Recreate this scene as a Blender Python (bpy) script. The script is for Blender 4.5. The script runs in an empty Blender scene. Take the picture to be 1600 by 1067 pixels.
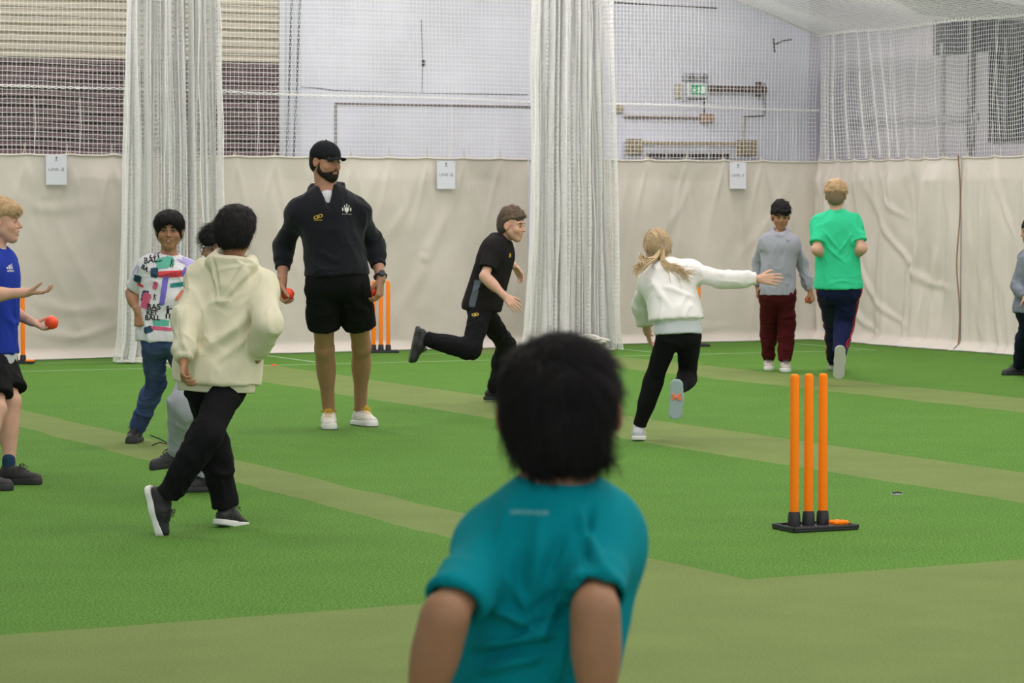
import bpy, math, random
import numpy as np
from mathutils import Vector, Matrix
from mathutils.bvhtree import BVHTree

random.seed(4)
RNG = np.random.default_rng(7)
SC = bpy.context.scene
COL = SC.collection
R = math.radians

# ------------------------------------------------------------------ camera maths
F_PX, CAM_H, PHI = 4500.0, 1.5, R(25.0)
TH = math.atan(208.5 / F_PX)            # the camera looks slightly down


def V(*a):
    return np.array(a, dtype=float)


def ray(px, py):
    x, y = (px - 800) / F_PX, -(py - 533.5) / F_PX
    return V(x, math.cos(TH) + y * math.sin(TH), -math.sin(TH) + y * math.cos(TH))


def at(px, py, Y):
    """point seen at a pixel, Y metres ahead of the camera (camera-yaw frame)"""
    d = ray(px, py)
    return d * (Y / d[1]) + V(0, 0, CAM_H)


def ground(px, py, z=0.0):
    d = ray(px, py)
    return d * ((z - CAM_H) / d[2]) + V(0, 0, CAM_H)


def hall(p):
    """camera-yaw frame -> hall frame (x along the back wall, y towards it)"""
    c, s = math.cos(PHI), math.sin(PHI)
    return V(p[0] * c + p[1] * s, -p[0] * s + p[1] * c, p[2])


def on_back(px, py, y):
    """hall point where a pixel's ray meets the plane y = const"""
    d = hall(ray(px, py))
    return d * (y / d[1]) + V(0, 0, CAM_H)


def on_side(px, py, x):
    d = hall(ray(px, py))
    return d * (x / d[0]) + V(0, 0, CAM_H)


def unit(v):
    v = np.asarray(v, float)
    return v / (np.linalg.norm(v) + 1e-12)


# ------------------------------------------------------------------ noise
def _hash(ix, iy, iz, seed):
    n = (ix.astype(np.int64) * 73856093) ^ (iy.astype(np.int64) * 19349663) ^ (iz.astype(np.int64) * 83492791) ^ (seed * 2654435)
    n = (n ^ (n >> 13)) * 1274126177
    n &= 0x7fffffff
    n = (n ^ (n >> 15)) * 2246822519
    return ((n >> 7) & 0xffff) / 32767.5 - 1.0


def vnoise(p, seed=1):
    i = np.floor(p).astype(np.int64)
    f = p - i
    f = f * f * f * (f * (f * 6 - 15) + 10)
    out = 0
    for dx in (0, 1):
        for dy in (0, 1):
            for dz in (0, 1):
                w = (f[:, 0] if dx else 1 - f[:, 0]) * (f[:, 1] if dy else 1 - f[:, 1]) * (f[:, 2] if dz else 1 - f[:, 2])
                out = out + w * _hash(i[:, 0] + dx, i[:, 1] + dy, i[:, 2] + dz, seed)
    return out


def ridge(p, seed=1):
    return 1 - 2.2 * np.abs(vnoise(p, seed))


# ------------------------------------------------------------------ materials
MATS = {}


def mat(name, color, rough=0.7, bump=0.0, bscale=200.0, var=0.0, vscale=8.0, metal=0.0, sheen=0.0, vcol=False, emit=0.0, spec=0.5, alpha=None):
    if name in MATS:
        return MATS[name]
    m = bpy.data.materials.new(name)
    m.use_nodes = True
    nt = m.node_tree
    b = nt.nodes['Principled BSDF']
    b.inputs['Base Color'].default_value = (*color, 1)
    b.inputs['Roughness'].default_value = rough
    b.inputs['Metallic'].default_value = metal
    b.inputs['Specular IOR Level'].default_value = spec
    if sheen:
        b.inputs['Sheen Weight'].default_value = sheen
        b.inputs['Sheen Roughness'].default_value = 0.5
    if emit:
        b.inputs['Emission Color'].default_value = (*color, 1)
        b.inputs['Emission Strength'].default_value = emit
    tc = nt.nodes.new('ShaderNodeTexCoord')
    src = None
    if vcol:
        a = nt.nodes.new('ShaderNodeAttribute')
        a.attribute_name = 'Col'
        src = a.outputs['Color']
    if var or vcol:
        n = nt.nodes.new('ShaderNodeTexNoise')
        n.inputs['Scale'].default_value = vscale
        n.inputs['Detail'].default_value = 4
        nt.links.new(tc.outputs['Object'], n.inputs['Vector'])
        mr = nt.nodes.new('ShaderNodeMapRange')
        mr.inputs['From Min'].default_value = 0.25
        mr.inputs['From Max'].default_value = 0.75
        mr.inputs['To Min'].default_value = 1 - var
        mr.inputs['To Max'].default_value = 1 + var
        nt.links.new(n.outputs['Fac'], mr.inputs['Value'])
        mx = nt.nodes.new('ShaderNodeVectorMath')
        mx.operation = 'SCALE'
        if src is None:
            mx.inputs[0].default_value = color
        else:
            nt.links.new(src, mx.inputs[0])
        nt.links.new(mr.outputs['Result'], mx.inputs['Scale'])
        nt.links.new(mx.outputs[0], b.inputs['Base Color'])
    if bump:
        n2 = nt.nodes.new('ShaderNodeTexNoise')
        n2.inputs['Scale'].default_value = bscale
        n2.inputs['Detail'].default_value = 3
        nt.links.new(tc.outputs['Object'], n2.inputs['Vector'])
        bp = nt.nodes.new('ShaderNodeBump')
        bp.inputs['Strength'].default_value = bump
        bp.inputs['Distance'].default_value = 0.004
        nt.links.new(n2.outputs['Fac'], bp.inputs['Height'])
        nt.links.new(bp.outputs['Normal'], b.inputs['Normal'])
    MATS[name] = m
    return m


# ------------------------------------------------------------------ object helpers
def mesh_obj(name, verts, faces, material, parent=None, smooth=True, color=None, fmat=None):
    me = bpy.data.meshes.new(name)
    verts = np.asarray(verts, dtype=np.float32).reshape(-1, 3)
    if isinstance(faces, np.ndarray):
        k = faces.shape[1]
        me.vertices.add(len(verts))
        me.vertices.foreach_set('co', verts.ravel())
        me.loops.add(faces.size)
        me.loops.foreach_set('vertex_index', faces.astype(np.int32).ravel())
        me.polygons.add(len(faces))
        me.polygons.foreach_set('loop_start', np.arange(0, faces.size, k, dtype=np.int32))
        me.update(calc_edges=True)
        me.validate()
    else:
        me.from_pydata([tuple(map(float, v)) for v in verts], [], faces)
        me.update()
    for m in (material if isinstance(material, (list, tuple)) else [material]):
        me.materials.append(m)
    if fmat is not None:
        me.polygons.foreach_set('material_index', np.asarray(fmat, dtype=np.int32))
    me.polygons.foreach_set('use_smooth', np.full(len(me.polygons), smooth))
    if color is not None:
        a = me.attributes.new('Col', 'FLOAT_COLOR', 'POINT')
        c = np.ones((len(verts), 4), dtype=np.float32)
        c[:, :3] = color
        a.data.foreach_set('color', c.ravel())
    o = bpy.data.objects.new(name, me)
    COL.objects.link(o)
    o.parent = parent
    return o


def tag(o, label=None, cat=None, group=None, kind=None):
    if label: o['label'] = label
    if cat: o['category'] = cat
    if group: o['group'] = group
    if kind: o['kind'] = kind
    return o


def empty(name, loc, rz=0.0):
    o = bpy.data.objects.new(name, None)
    o.empty_display_size = 0.1
    COL.objects.link(o)
    o.location = tuple(map(float, loc))
    o.rotation_euler = (0, 0, rz)
    return o


class MB:
    """collects simple shapes into one mesh"""
    def __init__(s):
        s.v, s.f = [], []

    def add(s, v, f):
        b = len(s.v)
        s.v += [tuple(map(float, p)) for p in v]
        s.f += [tuple(i + b for i in q) for q in f]
        return s

    def box(s, lo, hi, bev=0.0, M=None):
        x0, y0, z0 = lo
        x1, y1, z1 = hi
        if bev <= 0:
            v = [(x, y, z) for z in (z0, z1) for y in (y0, y1) for x in (x0, x1)]
            f = [(0, 2, 3, 1), (4, 5, 7, 6), (0, 1, 5, 4), (2, 6, 7, 3), (0, 4, 6, 2), (1, 3, 7, 5)]
        else:
            b = bev
            def ring(z, i):
                return [(x0 + i, y0 + b + i * 0, z), (x0 + b, y0 + i, z), (x1 - b, y0 + i, z), (x1 - i, y0 + b, z), (x1 - i, y1 - b, z), (x1 - b, y1 - i, z), (x0 + b, y1 - i, z), (x0 + i, y1 - b, z)]
            v = ring(z0, b * .6) + ring(z0 + b, 0) + ring(z1 - b, 0) + ring(z1, b * .6)
            f = [tuple(range(7, -1, -1)), tuple(range(24, 32))]
            for k in range(3):
                for j in range(8):
                    f.append((k * 8 + j, k * 8 + (j + 1) % 8, k * 8 + 8 + (j + 1) % 8, k * 8 + 8 + j))
        if M is not None:
            v = [tuple(M @ Vector(p)) for p in v]
        return s.add(v, f)

    def tube(s, pts, r, n=6, cap=True, closed=False):
        pts = [np.asarray(p, float) for p in pts]
        m = len(pts)
        rs = r if hasattr(r, '__len__') else [r] * m
        v, f = [], []
        prev = None
        for i in range(m):
            a = pts[max(0, i - 1)] if not closed else pts[i - 1]
            b = pts[min(m - 1, i + 1)] if not closed else pts[(i + 1) % m]
            t = unit(b - a)
            if prev is None:
                q = V(0, 0, 1) if abs(t[2]) < .9 else V(1, 0, 0)
                e = unit(np.cross(t, q))
            else:
                e = unit(prev - t * np.dot(prev, t))
            prev = e
            g = np.cross(t, e)
            for k in range(n):
                w = 2 * math.pi * k / n
                v.append(pts[i] + (e * math.cos(w) + g * math.sin(w)) * rs[i])
        for i in range(m if closed else m - 1):
            j = (i + 1) % m
            for k in range(n):
                l = (k + 1) % n
                f.append((i * n + k, i * n + l, j * n + l, j * n + k))
        if cap and not closed:
            f.append(tuple(range(n - 1, -1, -1)))
            f.append(tuple((m - 1) * n + k for k in range(n)))
        return s.add(v, f)

    def lathe(s, prof, c=(0, 0, 0), n=24, M=None):
        v, f = [], []
        for (r, z) in prof:
            for k in range(n):
                w = 2 * math.pi * k / n
                v.append((c[0] + r * math.cos(w), c[1] + r * math.sin(w), c[2] + z))
        for i in range(len(prof) - 1):
            for k in range(n):
                l = (k + 1) % n
                f.append((i * n + k, i * n + l, i * n + n + l, i * n + n + k))
        f.append(tuple(range(n - 1, -1, -1)))
        f.append(tuple((len(prof) - 1) * n + k for k in range(n)))
        if M is not None:
            v = [tuple(M @ Vector(p)) for p in v]
        return s.add(v, f)

    def sphere(s, c, r, nu=16, nv=10, M=None):
        prof = [(max(1e-4, math.sin(math.pi * i / nv)) * r, -math.cos(math.pi * i / nv) * r) for i in range(nv + 1)]
        return s.lathe(prof, c, nu, M)

    def build(s, name, m, parent=None, smooth=True):
        o = mesh_obj(name, s.v, s.f, m, parent, smooth)
        if smooth:
            o.data.set_sharp_from_angle(angle=R(40))
        return o


# ------------------------------------------------------------------ distance-field modelling
# primitives:  dict(t='c'|'e', ...)   all coordinates in metres
def cone(a, b, ra, rb, k=0.02, fr=None, sc=None, cut=None, sub=False, cutk=0.0):
    return dict(t='c', a=np.array(a, float), b=np.array(b, float), ra=ra, rb=rb, k=k, fr=fr, sc=sc, cut=cut, sub=sub)


def ell(c, r, fr=None, k=0.02, sub=False, cut=None):
    return dict(t='e', c=np.array(c, float), r=np.array(r, float), fr=fr, k=k, sub=sub, cut=cut)


def half(c, n, k=0.0):
    """keep the side opposite to n (cut away everything beyond the plane)"""
    return dict(t='h', c=np.array(c, float), n=unit(n), k=k)


def hshell(t):
    return dict(t='shell', th=t)


def pbox(p):
    if p['t'] == 'c':
        m = max(p['ra'], p['rb']) * (max(p['sc']) if p['sc'] is not None else 1)
        return np.minimum(p['a'], p['b']) - m, np.maximum(p['a'], p['b']) + m
    m = max(p['r'])
    return p['c'] - m, p['c'] + m


def field(prims, h, pad=3):
    solid = [p for p in prims if p['t'] in 'ce' and not p['sub']]
    lo = np.min([pbox(p)[0] for p in solid], axis=0) - h * pad
    hi = np.max([pbox(p)[1] for p in solid], axis=0) + h * pad
    n = np.ceil((hi - lo) / h).astype(int) + 1
    ax = [lo[i] + h * np.arange(n[i]) for i in range(3)]
    D = np.full(n, 0.05, dtype=np.float32)
    for p in prims:
        if p['t'] == 'h':
            d = ((ax[0] - p['c'][0]) * p['n'][0])[:, None, None] + ((ax[1] - p['c'][1]) * p['n'][1])[None, :, None] + ((ax[2] - p['c'][2]) * p['n'][2])[None, None, :]
            np.maximum(D, d.astype(np.float32), out=D)
            continue
        if p['t'] == 'shell':
            D[:] = np.abs(D + p['th'] / 2) - p['th'] / 2
            continue
        bl, bh = pbox(p)
        m = p['k'] + 3 * h
        i0 = np.maximum(np.floor((bl - m - lo) / h).astype(int), 0)
        i1 = np.minimum(np.ceil((bh + m - lo) / h).astype(int) + 1, n)
        if np.any(i1 <= i0):
            continue
        X = ax[0][i0[0]:i1[0]][:, None, None].astype(np.float32)
        Y = ax[1][i0[1]:i1[1]][None, :, None].astype(np.float32)
        Z = ax[2][i0[2]:i1[2]][None, None, :].astype(np.float32)
        if p['t'] == 'c':
            a, b = p['a'], p['b']
            if p['fr'] is not None:
                fr, sc = p['fr'], np.array(p['sc'])
                q = [((X - a[0]) * fr[0, j] + (Y - a[1]) * fr[1, j] + (Z - a[2]) * fr[2, j]) / sc[j] for j in range(3)]
                ba = (fr.T @ (b - a)) / sc
                ms = float(min(sc))
            else:
                q = [X - a[0], Y - a[1], Z - a[2]]
                ba = b - a
                ms = 1.0
            L2 = float(ba @ ba) + 1e-12
            t = np.clip((q[0] * ba[0] + q[1] * ba[1] + q[2] * ba[2]) / L2, 0, 1)
            d = np.sqrt((q[0] - ba[0] * t) ** 2 + (q[1] - ba[1] * t) ** 2 + (q[2] - ba[2] * t) ** 2)
            d = (d - (p['ra'] + (p['rb'] - p['ra']) * t)) * ms
        else:
            c, r = p['c'], p['r']
            fr = p['fr'] if p['fr'] is not None else np.eye(3)
            q = [((X - c[0]) * fr[0, j] + (Y - c[1]) * fr[1, j] + (Z - c[2]) * fr[2, j]) / r[j] for j in range(3)]
            k0 = np.sqrt(q[0] ** 2 + q[1] ** 2 + q[2] ** 2)
            k1 = np.sqrt((q[0] / r[0]) ** 2 + (q[1] / r[1]) ** 2 + (q[2] / r[2]) ** 2) + 1e-6
            d = k0 * (k0 - 1) / k1
            d = np.maximum(d, (k0 - 1) * min(r))
        if p['cut'] is not None:
            cuts = p['cut'] if isinstance(p['cut'], list) else [p['cut']]
            for (c0, n0) in cuts:
                n0 = unit(n0)
                d = np.maximum(d, (X - c0[0]) * n0[0] + (Y - c0[1]) * n0[1] + (Z - c0[2]) * n0[2])
        S = D[i0[0]:i1[0], i0[1]:i1[1], i0[2]:i1[2]]
        k = p['k']
        if p['sub']:
            d = -d
            hh = np.maximum(k - np.abs(S - d), 0) / k
            S[:] = np.maximum(S, d) + hh * hh * k * .25
        else:
            hh = np.maximum(k - np.abs(S - d), 0) / k
            S[:] = np.minimum(S, d) - hh * hh * k * .25
    return D, lo


def nets(D, lo, h):
    """surface nets: one vertex per crossed cell, one quad per crossed edge"""
    s = D < 0
    c = s[:-1, :-1, :-1].astype(np.int8)
    for dx, dy, dz in ((1, 0, 0), (0, 1, 0), (0, 0, 1), (1, 1, 0), (1, 0, 1), (0, 1, 1), (1, 1, 1)):
        c += s[dx:s.shape[0] - 1 + dx, dy:s.shape[1] - 1 + dy, dz:s.shape[2] - 1 + dz]
    idx = np.argwhere((c > 0) & (c < 8))
    I = np.full(c.shape, -1, dtype=np.int32)
    I[idx[:, 0], idx[:, 1], idx[:, 2]] = np.arange(len(idx))
    corners = [(x, y, z) for x in (0, 1) for y in (0, 1) for z in (0, 1)]
    vals = {k: D[idx[:, 0] + k[0], idx[:, 1] + k[1], idx[:, 2] + k[2]] for k in corners}
    acc = np.zeros((len(idx), 3))
    cnt = np.zeros(len(idx))
    for a in corners:
        for ax in range(3):
            if a[ax] == 1:
                continue
            b = list(a); b[ax] = 1; b = tuple(b)
            va, vb = vals[a], vals[b]
            x = (va < 0) != (vb < 0)
            t = np.where(x, va / np.where(x, va - vb, 1), 0)
            for j in range(3):
                acc[:, j] += x * (a[j] + (t if j == ax else 0))
            cnt += x
    v = (idx + acc / cnt[:, None]) * h + lo
    fs = []
    for ax in range(3):
        sl0 = [slice(1, -1)] * 3; sl1 = [slice(1, -1)] * 3
        sl0[ax] = slice(0, -1); sl1[ax] = slice(1, None)
        s0, s1 = s[tuple(sl0)], s[tuple(sl1)]
        e = np.argwhere(s0 != s1)
        off = [1, 1, 1]; off[ax] = 0
        e = e + np.array(off)
        u, w = [(1, 2), (2, 0), (0, 1)][ax]
        def g(du, dw):
            q = e.copy(); q[:, u] -= du; q[:, w] -= dw
            return I[q[:, 0], q[:, 1], q[:, 2]]
        f = np.stack([g(1, 1), g(0, 1), g(0, 0), g(1, 0)], axis=1)
        flip = ~s[e[:, 0], e[:, 1], e[:, 2]]
        f[flip] = f[flip][:, ::-1]
        fs.append(f)
    F = np.concatenate(fs)
    F = F[(F >= 0).all(axis=1)]
    return v, F


def vnormals(v, F):
    n = np.cross(v[F[:, 2]] - v[F[:, 0]], v[F[:, 3]] - v[F[:, 1]])
    out = np.zeros_like(v)
    for j in range(3):
        for k in range(F.shape[1]):
            out[:, j] += np.bincount(F[:, k], n[:, j], len(v))
    return out / (np.linalg.norm(out, axis=1)[:, None] + 1e-12)


def relax(v, F, it=1, lam=0.5):
    for _ in range(it):
        acc = np.zeros_like(v); cnt = np.zeros(len(v))
        for k in range(4):
            a, b = F[:, k], F[:, (k + 1) % 4]
            for j in range(3):
                acc[:, j] += np.bincount(a, v[b, j], len(v)) + np.bincount(b, v[a, j], len(v))
            cnt += np.bincount(a, minlength=len(v)) + np.bincount(b, minlength=len(v))
        v = v * (1 - lam) + lam * acc / cnt[:, None]
    return v


def sdf_mesh(name, prims, h, material, parent, disp=None, color=None, it=1, org=None, solid_only=False):
    D, lo = field(prims, h)
    v, F = nets(D, lo, h)
    v = relax(v, F, it)
    if disp is not None:
        n = vnormals(v, F)
        v = v + n * disp(v, n)[:, None]
    c = color(v) if color is not None else None
    if org is not None:
        v = v - org
    return mesh_obj(name, v, F, material, parent, True, c)
# ------------------------------------------------------------------ figures
Z = V(0, 0, 1)


def fwd(yaw):
    """0 faces the camera, 90 faces picture-right, 180 away, -90 picture-left"""
    a = R(yaw)
    return V(math.sin(a), -math.cos(a), 0)


def frame(up, yaw, roll=0.0):
    """columns: the figure's own left, forward, up"""
    U = unit(up)
    f = fwd(yaw)
    f = unit(f - U * np.dot(f, U))
    L = np.cross(U, f)
    if roll:
        c, s = math.cos(R(roll)), math.sin(R(roll))
        L, U = L * c + U * s, U * c - L * s
    return np.stack([L, f, U], axis=1)


def headframe(yaw, pitch=0.0, roll=0.0):
    """pitch > 0 looks down, roll > 0 lifts the left ear"""
    f0 = fwd(yaw)
    f = f0 * math.cos(R(pitch)) - Z * math.sin(R(pitch))
    U = Z * math.cos(R(pitch)) + f0 * math.sin(R(pitch))
    L = np.cross(U, f)
    c, s = math.cos(R(roll)), math.sin(R(roll))
    return np.stack([L * c + U * s, f, U * c - L * s], axis=1)


def on_ray(px, py, parent, length, sign):
    """point on the pixel's ray at the bone's length from its parent; sign + away, - nearer"""
    d = ray(px, py)
    o = V(0, 0, CAM_H)
    oc = o - parent
    b = np.dot(oc, d); a = np.dot(d, d); c = np.dot(oc, oc) - length ** 2
    disc = b * b - a * c
    if disc <= 0:
        return o + d * (-b / a)
    return o + d * ((-b + sign * math.sqrt(disc)) / a)


def two_bone(px, py, A, B, la, lb):
    """joint on the pixel's ray between two fixed ends"""
    d = ray(px, py)
    best = None
    Ym = (A[1] + B[1]) / 2
    for y in np.arange(Ym - .4, Ym + .4, .01):
        p = V(0, 0, CAM_H) + d * (y / d[1])
        e = (np.linalg.norm(p - A) - la) ** 2 + (np.linalg.norm(p - B) - lb) ** 2
        if best is None or e < best[0]:
            best = (e, p)
    return best[1]


class SK:
    pass


def skeleton(s):
    k = SK()
    h = k.h = s['h']
    k.g = s.get('g', 1.0)
    k.S = s.get('S', .155 * h)
    k.ga = s.get('ga', k.g)
    Y = s['Y']
    k.P = at(*s['pel'], Y)
    k.N = at(*s['neck'][:2], Y + s['neck'][2])
    up = k.N - k.P
    k.Rc = frame(up, s['yc'], s.get('rollc', 0))
    k.Rp = frame(unit(up) * .4 + Z, s['yp'], s.get('rollp', 0))
    k.C = k.P + up * .66
    k.W = k.P + up * .32
    sw = (s.get('sw', .098) - .008) * h
    for i, sg in (('L', 1), ('R', -1)):
        kk = s
        sh = k.N + k.Rc[:, 0] * sg * sw - k.Rc[:, 2] * s.get('sdrop', .040) * h
        if 'S' + i in s:
            q = s['S' + i]
            sh = at(q[0], q[1], sh[1] + (q[2] if len(q) > 2 else 0))
        hp = k.P + k.Rp[:, 0] * sg * .052 * h
        if 'H' + i in s:
            q = s['H' + i]
            hp = at(q[0], q[1], hp[1] + (q[2] if len(q) > 2 else 0))
        setattr(k, 'S' + i, sh); setattr(k, 'H' + i, hp)
        ua, fa, tl, sl = .165 * h, .145 * h, .235 * h, .235 * h
        e = s['E' + i]
        E = on_ray(e[0], e[1], sh, ua, e[2])
        w = s['W' + i]
        W = on_ray(w[0], w[1], E, fa, w[2])
        a = s['A' + i]
        kn = s['K' + i]
        ah = .047 * h + .008
        if a[0] == 'g':
            A = ground(a[1], a[2]) + V(0, 0, ah + (a[3] if len(a) > 3 else 0))
            K = two_bone(kn[0], kn[1], hp, A, tl, sl)
        else:
            K = on_ray(kn[0], kn[1], hp, tl, kn[2])
            A = on_ray(a[0], a[1], K, sl, a[2])
        setattr(k, 'E' + i, E); setattr(k, 'W' + i, W); setattr(k, 'K' + i, K); setattr(k, 'A' + i, A)
        fy, fp = s['F' + i][:2]
        fr = s['F' + i][2] if len(s['F' + i]) > 2 else 0
        k.__dict__['F' + i] = headframe(fy, fp, fr)
        k.__dict__['ah' + i] = ah
    hd = s['head']
    k.hc = at(hd[0], hd[1], k.N[1] + hd[2])
    k.Rh = headframe(*hd[3:6])
    base = (k.P).copy(); base[2] = 0
    k.org = base
    return k


def head_pt(k, x, y, z):
    return k.hc + k.Rh @ (V(x, y, z) * k.S)


def head_prims(k, s):
    S = k.S
    f = k.Rh
    P = lambda x, y, z: head_pt(k, x, y, z)
    smile = s.get('smile', 0)
    jw = s.get('jaw', 1.0)
    ex0 = s.get('earx', .355)
    L = [ell(P(0, -.06, .13), V(.335, .405, .355) * S, f, .03 * S),
         ell(P(0, .12, -.14), V(.275 * jw, .25, .34) * S, f, .08 * S),
         ell(P(0, .235, -.40), V(.11 * jw, .10, .09) * S, f, .09 * S)]
    for q in (-1, 1):
        L += [cone(P(.215 * jw * q, 0, -.20), P(.05 * q, .24, -.41), .085 * S, .075 * S, .10 * S),
              ell(P(.155 * q, .24, -.13), V(.11, .10, .10) * S * (1 + .15 * smile), f, .06 * S),
              cone(P(.04 * q, .335, .09), P(.18 * q, .275, .10), .045 * S, .045 * S, .05 * S),
              ell(P(.135 * q, .385, -.005), V(.085, .07, .055) * S, f, .05 * S, sub=True),
              ell(P(.13 * q, .285, -.01), V(.07, .075, .06) * S, f, .012 * S)]
    L += [cone(P(0, .32, .06), P(0, .435, -.12), .032 * S, .048 * S, .04 * S)]
    for q in (-1, 1):
        L += [ell(P(.052 * q, .37, -.14), V(.035, .05, .032) * S, f, .02 * S)]
    mo = s.get('mouth', 0)      # 0 closed, 1 open smile
    L += [ell(P(0, .33, -.26), V(.12, .06, .08) * S, f, .05 * S)]
    c = .025 * smile
    if mo:
        L += [cone(P(-.10, .345, -.235 + c), P(0, .385, -.235), .018 * S, .026 * S, .015 * S), cone(P(.10, .345, -.235 + c), P(0, .385, -.235), .018 * S, .026 * S, .015 * S),
              cone(P(-.09, .335, -.27 + c), P(0, .375, -.305), .018 * S, .03 * S, .015 * S), cone(P(.09, .335, -.27 + c), P(0, .375, -.305), .018 * S, .03 * S, .015 * S),
              ell(P(0, .39, -.268), V(.085, .06, .022) * S, f, .01 * S, sub=True)]
    else:
        L += [cone(P(-.085, .35, -.245 + c), P(0, .385, -.24), .016 * S, .026 * S, .015 * S), cone(P(.085, .35, -.245 + c), P(0, .385, -.24), .016 * S, .026 * S, .015 * S),
              cone(P(-.07, .345, -.275 + c), P(0, .38, -.285), .018 * S, .028 * S, .015 * S), cone(P(.07, .345, -.275 + c), P(0, .38, -.285), .018 * S, .028 * S, .015 * S),
              cone(P(-.09, .39, -.262 + c), P(.09, .39, -.262 + c), .009 * S, .009 * S, .012 * S, sub=True)]
    for q in (-1, 1):     # ears
        ex = ex0
        A = f @ np.array([[math.cos(.35 * q), -math.sin(.35 * q), 0], [math.sin(.35 * q), math.cos(.35 * q), 0], [0, 0, 1]])
        L += [ell(P(ex * q, -.04, -.03), V(.038, .092, .135) * S, A, .02 * S),
              ell(P((ex + .035) * q, -.02, -.01), V(.025, .045, .075) * S, A, .015 * S, sub=True)]
    nr = s.get('nk', .20)
    L += [cone(P(0, -.08, -.25), k.N + k.Rc[:, 2] * -.01 * k.h, nr * S, nr * 1.12 * S, .07 * S)]
    return L


def torso_prims(k, o=0.0):
    h, g = k.h, k.g
    kk = .035 * h
    c, p = k.Rc, k.Rp
    L = [ell(k.C, V(.088 * g + o, .062 * g + o, .12 + o) * V(h, h, h) if o == 0 else V(.088 * g * h + o, .062 * g * h + o, .12 * h + o), c, kk),
         ell(k.W, V(.074 * g * h + o, .055 * g * h + o, .10 * h + o), c, kk),
         ell(k.P + p[:, 2] * .02 * h, V(.086 * g * h + o, .066 * g * h + o, .075 * h + o), p, kk)]
    for i in 'LR':
        sh = getattr(k, 'S' + i)
        L += [cone(k.N - c[:, 2] * .020 * h, sh, .030 * h + o * .7, .026 * h + o * .8, kk),
              cone(k.N - c[:, 2] * .07 * h, sh - c[:, 2] * .02 * h, .045 * h + o * .7, .028 * h + o * .7, kk)]
    return L


def arm_prims(k, i, o=0.0):
    h, g = k.h, k.ga
    S_, E_, W_ = [getattr(k, x + i) for x in 'SEW']
    q = E_ + (W_ - E_) * .28
    return [cone(S_, E_, .0285 * h * g + o, .0225 * h * g + o, .02 * h), cone(E_, W_, .0235 * h * g + o, .0165 * h + o, .012 * h),
            ell(q, V(.027 * h * g + o, .026 * h * g + o, .055 * h + o), np.stack(_perp(W_ - E_), axis=1), .02 * h)]


def _perp(d):
    d = unit(d)
    a = unit(np.cross(d, V(1, 0, 0) if abs(d[0]) < .8 else V(0, 1, 0)))
    return a, np.cross(d, a), d


def leg_prims(k, i, o=0.0, cf=True):
    h, g = k.h, k.g
    H, K, A = [getattr(k, x + i) for x in 'HKA']
    L = [cone(H, K, .050 * h * g + o, .035 * h * g + o, .03 * h), cone(K, A, .033 * h * g + o, .0215 * h + o, .02 * h)]
    if cf:
        d = unit(A - K)
        t = unit(H - K)
        back = unit(-(t - d * np.dot(t, d)) * 0 - (k.Rp[:, 1] - d * np.dot(k.Rp[:, 1], d)))
        m = K + (A - K) * .3 + back * .012 * h
        L += [ell(m, V(.034 * h * g + o, .034 * h * g + o, .085 * h + o), np.stack(_perp(A - K), axis=1), .025 * h)]
    return L


def hand_prims(k, i, s):
    """palm from four fanned metacarpals, four jointed fingers and a thumb"""
    h = k.h
    W_, E_ = getattr(k, 'W' + i), getattr(k, 'E' + i)
    spec = s.get('hand' + i, {})
    D = unit(spec.get('d', W_ - E_))
    n = unit(spec.get('n', k.Rc[:, 0] * (-1 if i == 'L' else 1)))
    n = unit(n - D * np.dot(n, D))
    T = np.cross(D, n) if i == 'R' else np.cross(n, D)
    hs = spec.get('s', .108 * h)
    cu = spec.get('curl', (25, 30, 20))
    spread = spec.get('spread', .06)
    L = []
    off = (.15, .05, -.05, -.145)
    kn = []
    base = W_
    for j in range(4):
        o = off[j]
        b = base + T * o * .45 * hs
        t = base + D * (.50, .52, .50, .46)[j] * hs + T * o * hs * 1.05
        L.append(cone(b, t, .082 * hs, .066 * hs, .05 * hs))
        kn.append(t)
    L.append(cone(W_ - D * .12 * hs, W_ + D * .1 * hs, .0165 * h, .10 * hs, .04 * hs))
    for j in range(4):
        ln = (.40, .45, .42, .33)[j] * hs
        p = kn[j]
        c = cu if not isinstance(cu, list) else cu[j]
        ang = 0
        d0 = unit(D + T * off[j] * spread * 10)
        r = (.052, .053, .05, .044)[j] * hs
        for m in range(3):
            ang += R(c[m])
            d = d0 * math.cos(ang) + n * math.sin(ang)
            q = p + d * ln * (.46, .30, .24)[m]
            L.append(cone(p, q, r, r * .9, .008 * hs if m else .03 * hs))
            r *= .9
            p = q
    th = spec.get('thumb', (.75, .65, .3))
    p = W_ + D * .10 * hs + T * .10 * hs + n * .02 * hs
    d = unit(D * th[0] + T * th[1] + n * th[2])
    for m in range(3):
        q = p + d * (.24, .17, .14)[m] * hs
        L.append(cone(p, q, (.085, .062, .055)[m] * hs, (.062, .055, .045)[m] * hs, .03 * hs if m == 0 else .01 * hs))
        p = q
        d = unit(d + D * .25 + n * spec.get('tc', .25))
    k.__dict__['palm' + i] = (kn[0] + kn[3]) / 2 - D * .08 * hs + n * (.075 * hs)
    k.__dict__['hn' + i] = (D, n, T, hs)
    return L


def bone_noise(seed, amp, fr, rid=True):
    """cloth relief: soft bulges, long ridged folds and finer creases"""
    def f(v, n):
        q = v * np.array(fr)
        w = vnoise(v * 5.0 + 3.1, seed + 5)
        q = q + w[:, None] * 0.8
        a = ridge(q, seed) * amp * 1.15
        b = np.maximum(ridge(q * 1.9 + 7, seed + 1), -.4) * amp * .6
        c = vnoise(v * 4.0, seed + 2) * amp * .8
        return a + b + c
    return f


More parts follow.
